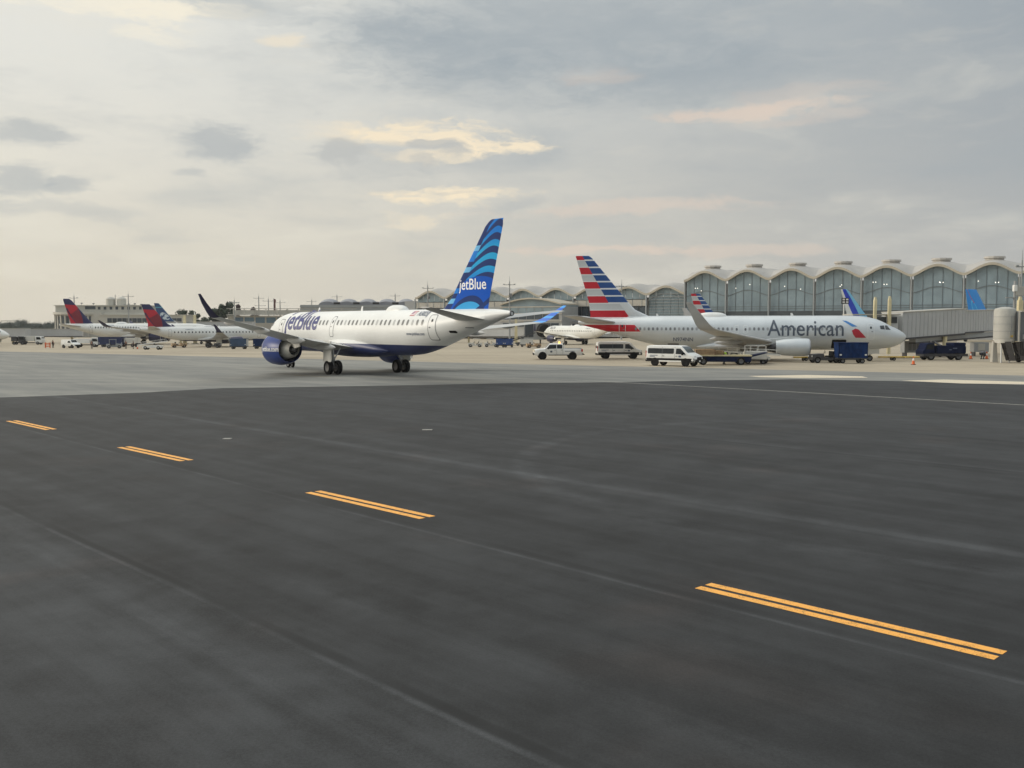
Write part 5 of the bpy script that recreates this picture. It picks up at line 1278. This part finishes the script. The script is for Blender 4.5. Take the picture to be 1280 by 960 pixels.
b = MB(); b.box((cx_+.1, -rr-.02, 4.0), (.06, .06, 2.4)); b.box((cx_+.1, -rr-.06, 4.1), (.10, .1, .45)); b.build('door_frame', greyp, b2)
b = MB(); b.box((cx_+3.25, -.45, 4.0), (5.0, 2.5, 3.2)); b.build('tunnel', bridge_d, b2)
b = MB(); b.box((cx_+3.5, -.45, 5.68), (5.3, 2.8, .14)); b.build('roof_edge', concrete_b, b2)
b = MB(); b.box((cx_+.72, -1.72, 4.0), (.14, .14, 3.3)); b.build('corner_post', concrete_b, b2)
for k in range(3): b = MB(); b.box((cx_+1.8+k*1.1, -1.72, 3.9), (.9, .06, .35)); b.build('slot_window', black, b2)
for k, x in enumerate((cx_-.05, cx_+1.15)):
    for s in (0, 1):
        b = MB(); b.prism([(x-.55, 2.35), (x+.15, 2.35), (x+.75, .25), (x+.1, .25)], 'y', -1.3+s*.9, -1.26+s*.9); b.build('stair_screen', mat('stair_screen_brown', (.085, .075, .07), .7, var=.2, scale=3), b2)
    for q in range(7): b = MB(); b.box((x+.45-q*.09, -.85, .35+q*.28), (.3, .8, .05)); b.build('step', darksteel, b2)
for x in (cx_-.4, cx_+.5):
    b = MB(); b.cyl((x, -.2, 0), (x, -.2, 2.3), .1, n=8); b.build('leg', plate_m, b2)
for x, y in ((cx_+2.3, -.9), (cx_+2.3, 1.2)): wheel(b2, (x, y, .6), .6, .4)
b = MB(); b.box((cx_+2.3, .15, 1.5), (.5, .6, 1.9)); b.box((cx_+2.3, .15, .6), (.3, 2.0, .25)); b.build('lift_leg', midgrey, b2)
b = MB(); b.box((cx_-.8, .6, 1.2), (.6, .6, 2.3), taper=.6); b.build('stair_foot', concrete_b, b2)
b = MB()
for k in range(4): b.cyl((cx_+.9+k*.25, -1.75, 2.35), (cx_+1.3+k*.2, -1.2, .5), .035, n=6)
b.build('hanging_cable', black, b2)
b = MB(); b.box((cx_+1.35, -1.78, 2.9), (.5, .12, .5)); b.build('control_box', greyp, b2)
b = MB(); b.box((cx_+.2, -1.16, 2.95), (.3, .04, .2)); b.build('warning_plate', yellow, b2)
# gantry with sign boxes and column above it
gn = thing('docking_sign', 'pale box shaped docking sign on a post above the rounded bridge cab', 'docking sign', (at(1266, 119), 119, 0))
b = MB(); b.cyl((0, 0, 0), (0, 0, 9.6), .16, n=10); b.build('post', greyp, gn)
b = MB(); b.box((1.2, 0, 8.35), (2.3, .5, 1.15)); b.build('sign_box', cabcream, gn, bevel=.04)
b = MB(); b.box((-.05, -.1, 8.7), (.42, .5, .8)); b.build('camera_box', white, gn, bevel=.04)
b = MB(); b.box((.6, 0, 7.55), (3.4, .3, .12)); b.build('bracket', greyp, gn)
lc = thing('lift_column', 'cream bridge lift column below the docking sign', 'lift column', (at(1273, 118), 118, 0))
b = MB(); b.box((0, 0, 3.6), (.6, .6, 7.2), taper=.9); b.build('column', cream, lc); b = MB(); b.box((0, 0, 7.4), (.4, .4, .5), taper=.6); b.build('cap', cream, lc)
sg = thing('gate_sign', 'small black gate light box beside the royal blue tail', 'gate light', (at(1055, 150), 150, 0))
b = MB(); b.box((0, 0, 7.9), (1.1, .25, .9)); b.build('box', black, sg)
for k in range(2):
    for j in range(2): b = MB(); b.box((-.27+k*.54, -.14, 7.7+j*.4), (.36, .04, .26)); b.build('lamp', plate_m, sg)
b = MB(); b.cyl((-.2, 0, 0), (-.2, 0, 7.45), .08, n=8); b.build('post', white, sg)
# plainer bridges farther away
def far_bridge(label, q, ribs=False, m=None, cab=False):
    (x0, Y0_, x1, Y1_, yt, yb) = q; z0, z1 = zy(yb, (Y0_+Y1_)/2), zy(yt, (Y0_+Y1_)/2)
    r = thing('passenger_bridge', label, 'passenger bridge', ((at(x0, Y0_)+at(x1, Y1_))/2, (Y0_+Y1_)/2, gz((at(x0, Y0_)+at(x1, Y1_))/2, (Y0_+Y1_)/2)))
    a, c = (at(x0, Y0_), Y0_), (at(x1, Y1_), Y1_); tunnel(r, a, c, z0, z0, z1-z0, 3.0, ribs, m=m)
    o = r.location; L = math.hypot(c[0]-a[0], c[1]-a[1])
    for t in (.25, .8):
        p = (a[0]+(c[0]-a[0])*t-o.x, a[1]+(c[1]-a[1])*t-o.y); b = MB(); b.box((p[0], p[1], (z0-o.z)/2), (.5, .5, z0-o.z)); b.build('leg', cream, r)
    return r
far_bridge('grey passenger bridge at the left edge above the white airliner nose', (-60, 262, 36, 262, 411, 420.5))
far_bridge('grey passenger bridge joining the curved pavilion of the old terminal', (36.5, 268, 104, 272, 411.5, 420))
far_bridge('long grey passenger bridge behind the left regional jet with two cream columns', (196, 262, 318, 262, 402.5, 411.5))
far_bridge('grey passenger bridge below the tail cone of the taxiing airliner', (560, 275, 668, 262, 411, 420))
cab = thing('bridge_cab', 'grey bridge cab with dark round bellows docked to the small white jet', 'passenger bridge', (at(667, 258), 258, gz(6, 258)))
b = MB(); b.box((0, 0, 3.6), (5.2, 3.4, 5.0)); b.build('cab', wall_g, cab)
b = MB(); b.box((-1.2, -1.75, 3.7), (2.2, .1, 3.8)); b.build('cab_window', tglass2, cab)
b = MB(); b.cyl((2.3, -1.2, 3.6), (2.9, -2.2, 3.5), 1.9, 1.75, 20); b.build('bellows', black, cab)
for x in (-1.8, 1.8): b = MB(); b.box((x, 0, .55), (.4, .4, 1.1)); b.build('leg', darksteel, cab)
for px, Yc, y0, y1, lb in ((235.5, 258, 410, 394.5, 'cream lift column left of two above the left regional jet'), (248.2, 258, 410, 394, 'cream lift column right of two above the left regional jet'), (645, 262, 430, 399, 'cream lift column beside the taxiing airliner wing tip')):
    c_ = thing('lift_column', lb, 'lift column', (at(px, Yc), Yc-2.5, gz(at(px, Yc), Yc))); z1 = zy(y1, Yc)-c_.location.z
    b = MB(); b.box((0, 0, z1/2), (.9, .6, z1), taper=.7); b.build('column', cream, c_); b = MB(); b.box((0, 0, .1), (1.4, 1.2, .2)); b.build('foot', concrete_b, c_)
# ------------------------------------------------------------------ light masts
def light_mast(px, ytop, Y, label, arms=1, lamps=3, box=False):
    x = at(px, Y); g = gz(x, Y); r = thing('light_mast', label, 'light mast', (x, Y, g), random.uniform(-.4, .4), 'light masts around the terminal')
    H = zy(ytop, Y)-g; b = MB(); b.cyl((0, 0, 0), (0, 0, H), .20*Y/300+.08, .10*Y/300+.04, 10); b.build('pole', greyp, r, smooth=40)
    for k in range(arms):
        z = H-.9-k*3.2; w_ = 1.5*Y/300+.4; b = MB(); b.box((w_*.25*(k % 2), 0, z), (w_*1.6, .16, .12)); b.build('crossarm', midgrey, r)
        for j in range(lamps): b = MB(); b.box((-w_*.85+w_*1.7*j/max(1, lamps-1)+w_*.25*(k % 2), -.3, z+.12), (.42, .6, .20)); b.build('lamp_head', col_m, r)
    b = MB(); b.cyl((0, 0, H), (0, 0, H+1.4), .06, .03, 6); b.build('lightning_rod', greyp, r)
    if box: b = MB(); b.box((.3, -.3, H*.78), (.7, .7, .9)); b.build('control_box', midgrey, r)
for a in ((637, 352, 250, 'tall light mast just right of the blue wave tail', 1, 3, True), (535, 357, 290, 'light mast left of the blue wave tail', 1, 3, True),
          (776.5, 355, 290, 'light mast right of the large striped tail', 1, 4), (494.5, 368, 500, 'light mast over the rightmost grey humped roof', 1, 3), (422, 369, 500, 'light mast over the left part of the humped roofs', 1, 3), (390.5, 375, 500, 'short light mast at the left end of the humped roofs', 1, 2),
          (1274, 326, 135, 'light mast at the right edge beside the wavy roof', 1, 2), (94.5, 370, 372, 'light mast behind the leftmost red and navy tail', 1, 2), (162, 368, 372, 'light mast between the two red and navy tails', 2, 2),
          (324.5, 370.5, 420, 'leftmost of three slim masts above the terrace building', 2, 2), (336.5, 374, 420, 'middle of three slim masts above the terrace building', 1, 2), (351, 376, 420, 'rightmost of three slim masts above the terrace building', 1, 2), (294, 375.5, 330, 'light mast beside the tall dark trees', 1, 5)):
    light_mast(*a)
fp = thing('flag_pole', 'flag pole with hanging dark red flag above the terrace building', 'flag pole', (at(343, 418), 418, -1))
b = MB(); b.cyl((0, 0, 0), (0, 0, 16.5), .12, .08, 8); b.build('pole', greyp, fp)
b = MB(); b.loft([[(.1+.1*math.sin(k), -.05, 16.2-k*.8), (.9-.06*k+.2*math.sin(k*1.7), .1, 16.0-k*.85), (.8, .2, 16.0-k*.85), (.1, .08, 16.2-k*.8)] for k in range(7)]); b.build('flag', mat('flag_dark_red', (.12, .04, .04), .8), fp, smooth=60)
sp_ = thing('mast', 'thin white pole below the long dark winglet', 'mast', (at(244.3, 256), 256, -.9)); b = MB(); b.cyl((0, 0, 0), (0, 0, zy(390, 256)+.9), .16, n=8); b.build('pole', white, sp_); b = MB(); b.box((.4, 0, zy(399, 256)+.9), (1.2, .2, .2)); b.build('bracket', white, sp_)
# ------------------------------------------------------------------ trees
leaf_d = mat('foliage_dark', (.035, .055, .035), .8, var=.45, scale=.35); leaf_h = mat('foliage_haze_tinted', (.085, .11, .10), .85, var=.35, scale=.2); leaf_b = mat('foliage_bronze', (.075, .045, .05), .8, var=.3, scale=.4)  # horizon foliage is lighter and bluer, with haze put into its colour
bark = mat('bark', (.09, .07, .055), .9)
def tree(name, label, loc, H, wd, m, shape='round', group=None, n=900, seed=1):
    rnd = random.Random(seed); r = thing(name, label, 'tree', (loc[0], loc[1], gz(*loc) if loc[1] < 600 else -1.6), rnd.uniform(0, 6), group)
    b = MB(); th = H*(.45 if shape == 'round' else .7); n = int(n*2.4); b.cyl((0, 0, -.1), (rnd.uniform(-.3, .3), 0, th), H*.028, H*.012, 8)
    for k in range(6):
        a = rnd.uniform(0, 6.28); z = th*rnd.uniform(.45, .95); b.cyl((0, 0, z), (math.cos(a)*wd*.3, math.sin(a)*wd*.3, z+H*.18), H*.010, H*.004, 5)
    b.build('trunk', bark, r, smooth=40)
    clumps = []
    for k in range(16):
        t = rnd.uniform(.25, 1.0)
        if shape == 'column': rad = wd*.5*(1-abs(t-.5)**1.6*1.3); z = H*(.12+.88*t*.95)
        elif shape == 'cone': rad = wd*.5*(1.02-t); z = H*(.15+.85*t)
        else: rad = wd*.5*math.sqrt(max(.05, 1-((t-.55)/.5)**2)); z = H*(.25+.72*t)
        a = rnd.uniform(0, 6.28); q = rad*math.sqrt(rnd.random())*.75; clumps.append((q*math.cos(a), q*math.sin(a), z, wd*rnd.uniform(.14, .26)))
    b = MB(); ls = H*.038
    for k in range(n):
        cx_, cy_, cz_, cr = rnd.choice(clumps); v = Vector((rnd.gauss(0, 1), rnd.gauss(0, 1), rnd.gauss(0, .8))); v = v.normalized()*cr*rnd.uniform(.45, 1.08)
        p = Vector((cx_, cy_, cz_))+v; u = Vector((rnd.gauss(0, 1), rnd.gauss(0, 1), rnd.gauss(0, 1))).normalized(); w2 = u.cross(v.normalized()+Vector((.01, .02, .03))).normalized(); s_ = ls*rnd.uniform(.6, 1.4)
        b.add([p-u*s_, p+w2*s_*.6, p+u*s_, p-w2*s_*.6], [(0, 1, 2, 3)])
    b.build('crown', m, r); return r
for i, (px, yt, w_, lb, mm, sh) in enumerate(((269, 386.5, 12, 'shorter dark tree left of the tall green tree', leaf_d, 'round'), (278, 381, 11, 'dark tree between the shorter tree and the tall green tree', leaf_d, 'column'), (288.5, 375, 13, 'tallest dark green tree beside the light mast', leaf_d, 'column'), (298.5, 383, 8, 'pointed bronze tree right of the tall green tree', leaf_b, 'cone'), (319, 386.5, 10, 'low bronze tree on the terrace building skyline', leaf_b, 'round'), (359, 387.5, 8, 'small dark tree just left of the humped roof building', leaf_d, 'round'), (229, 389, 16, 'spreading dark pine left of the long dark winglet', leaf_d, 'round'), (243, 388.5, 13, 'spreading dark pine behind the thin white pole', leaf_d, 'round'), (256, 398, 14, 'low dark tree behind the long dark winglet', leaf_d, 'round'))):
    Y = 400 if i != 8 else 380; tree('tree', lb, (at(px, Y), Y), zy(yt, Y)+1, w_*Y/1200*1.25, mm, sh, 'trees behind the left buildings', 900, 10+i)
proto = tree('treeline_tree', 'one of many hazy trees in the row along the far left horizon', (at(33, 640), 640), 7.6, 12, leaf_h, 'round', 'hazy trees along the far left horizon', 600, 77)
proto2 = tree('treeline_tree', 'one of many hazy trees in the row along the far left horizon', (at(21, 650), 650), 6.4, 11, leaf_h, 'round', 'hazy trees along the far left horizon', 600, 78)
for i in range(22):
    c_ = copy_tree(proto if i % 2 else proto2); Y = random.uniform(610, 720); px = -40+i*5.2+random.uniform(-1.5, 1.5)
    c_.location = (at(px, Y), Y, -1.6); k = random.uniform(.75, 1.0); c_.scale = (k*1.2, k*1.2, k); c_.rotation_euler.z = random.uniform(0, 6)
cr = thing('tower_crane', 'faint thin crane above the hazy trees at far left', 'crane', (at(23, 820), 820, -1.6))
crm = mat('crane_pale', (.42, .37, .31), .7)
b = MB(); b.box((0, 0, 4.8), (.7, .7, 9.6)); b.build('mast', crm, cr); b = MB(); b.box((-4, 0, 8.6), (20, .4, .45)); b.build('jib', crm, cr); b = MB(); b.box((5, 0, 7.7), (1.8, .6, .9)); b.build('counterweight', crm, cr)
# ------------------------------------------------------------------ small equipment at the far stands
def box_truck(label, loc, head, boxm, cabm=white, L=6.0, H=2.9):
    root = thing('box_truck', label, 'truck', (loc[0], loc[1], gz(*loc)), -head)
    b = MB(); b.box((0, -.9, H/2+.45), (2.2, L-2.0, H-.9)); b.build('cargo_box', boxm, root, bevel=.03)
    b = MB(); b.prism([(L/2-1.7, .5), (L/2, .5), (L/2, 1.3), (L/2-.35, 2.1), (L/2-1.7, 2.15)], 'x', -1.0, 1.0); b.build('cab', cabm, root, bevel=.05)
    for s in (-1, 1): b = MB(); b.prism([(L/2-1.4, 1.3), (L/2-.2, 1.3), (L/2-.48, 1.95), (L/2-1.4, 1.95)], 'x', s*1.005, s*1.02); b.build('cab_window', vglass, root)
    b = MB(); b.box((0, L/2-.15, 1.65), (1.7, .06, .55), rx=R(-24)); b.build('windscreen', vglass, root)
    b = MB(); b.box((0, 0, .5), (1.0, L-.6, .2)); b.build('chassis', darksteel, root)
    cart_wheels(root, (-.9, .9), (-L*.28, L*.33), .42, .26); return root
box_truck('white service truck parked under the tail of the large left airliner', (at(109, 221), 221), R(80), white, L=5.6, H=1.9)
box_truck('white box truck beneath the grey bridge at far left', (at(39, 248), 248), R(88), offwhite, L=6.5, H=2.2)
box_truck('dark box truck behind the white nose at far left', (at(24.5, 247), 247), R(80), darksteel, darksteel, L=3.4, H=2.0)
box_truck('pale truck half hidden behind the left regional jet tail', (at(161, 222), 222), R(-85), offwhite, L=5, H=2.1)
baggage_cart('baggage_cart', 'large blue covered cart under the belly of the large left airliner', (at(140, 221), 221), R(88), mat('deep_blue_cover', (.012, .025, .09), .6, var=.2, scale=1), 2, 5.6, 2.3)
baggage_cart('baggage_cart', 'blue covered cart with white end below the nose of the left regional jet', (at(299, 204), 204), R(-90), mat('slate_blue_cover', (.03, .065, .13), .6, var=.2, scale=1), 2, 3.6, 2.2, True)
baggage_cart('baggage_cart', 'blue covered cart beside the engine of the taxiing airliner', (at(327, 206), 206), R(-88), cartblue, 2, 3.2, 2.1)
baggage_cart('baggage_cart', 'blue covered cart left of pair below the taxiing airliner tail', (at(625.5, 218), 218), R(90), mat('bright_blue_cover', (.015, .06, .22), .6, var=.2, scale=1), 2, 2.0, 1.9)
baggage_cart('baggage_cart', 'blue covered cart right of pair below the taxiing airliner tail', (at(636, 218), 218), R(90), MATS['bright_blue_cover'], 2, 2.1, 1.9)
baggage_cart('baggage_cart', 'white covered cart behind the front of the pickup truck', (at(658, 222), 222), R(90), offwhite, 2, 3.0, 1.8)
tractor('tow_tractor', 'pale tow tractor under the tail cone of the taxiing airliner, left of two', (at(594, 221), 221), R(-85), offwhite, True)
tractor('tow_tractor', 'pale tow tractor with canopy next to the pair of blue carts', (at(614, 222), 222), R(85), offwhite, True)
tractor('tow_tractor', 'brown tow tractor right of the white covered cart', (at(667, 212), 212), R(80), crate_m)
tractor('tow_tractor', 'grey tow tractor in front of the large blue covered cart', (at(143, 209), 209), R(70), greyp, True)
tractor('tow_tractor', 'dark tow tractor beneath the wing of the left regional jet', (at(267, 214), 214), R(90), darksteel)
tractor('tow_tractor', 'tan tow tractor beneath the rear of the left regional jet', (at(224, 216), 216), R(60), crate_m)
belt_loader('belt_loader', 'low white belt loader in front of the left regional jet tail', (at(191.5, 196), 196), R(88), white, .8)
belt_loader('belt_loader', 'dark belt loader raised towards the grey bridge below the wing tip of the taxiing airliner', (at(654, 236), 236), R(90), darksteel, 2.2)
for i, (px, Y, lb) in enumerate(((157.5, 206, 'worker in dark clothes standing left of two by the low white belt loader'), (167, 205, 'worker in dark clothes standing right of two by the low white belt loader'), (115, 208, 'worker in dark clothes standing alone right of the small white van'), (66.5, 214, 'worker in dark clothes behind the small white van next to the orange rack'))):
    person('person', lb, (at(px, Y), Y), R(40+70*i), {}, darkcloth, darkcloth)
for px, Y, lb in ((59, 214, 'stack of orange barriers behind the small white van'),):
    g_ = thing('barrier', 'orange barrier rack standing behind the small white van', 'barrier', (at(60, 214), 214, gz(-100, 214)))
    for k in range(3): b = MB(); b.box((0, 0, .3+k*.35), (1.0, .15, .16)); b.build('rail', orange, g_)
    for s in (-1, 1): b = MB(); b.box((s*.5, 0, .6), (.1, .4, 1.2)); b.build('post', orange, g_)
# ------------------------------------------------------------------ evening haze over the airfield
hz = MB(); hz.box((0, 500, 18), (2400, 1600, 42)); hm = bpy.data.materials.new('evening_haze'); hm.use_nodes = True
t = hm.node_tree; t.nodes.remove(t.nodes['Principled BSDF']); pv = t.nodes.new('ShaderNodeVolumePrincipled')
pv.inputs['Color'].default_value = (.97, .96, .93, 1); pv.inputs['Density'].default_value = .00012; pv.inputs['Anisotropy'].default_value = .2
t.links.new(pv.outputs[0], t.nodes['Material Output'].inputs['Volume'])
tag(hz.build('haze', hm), kind='stuff')
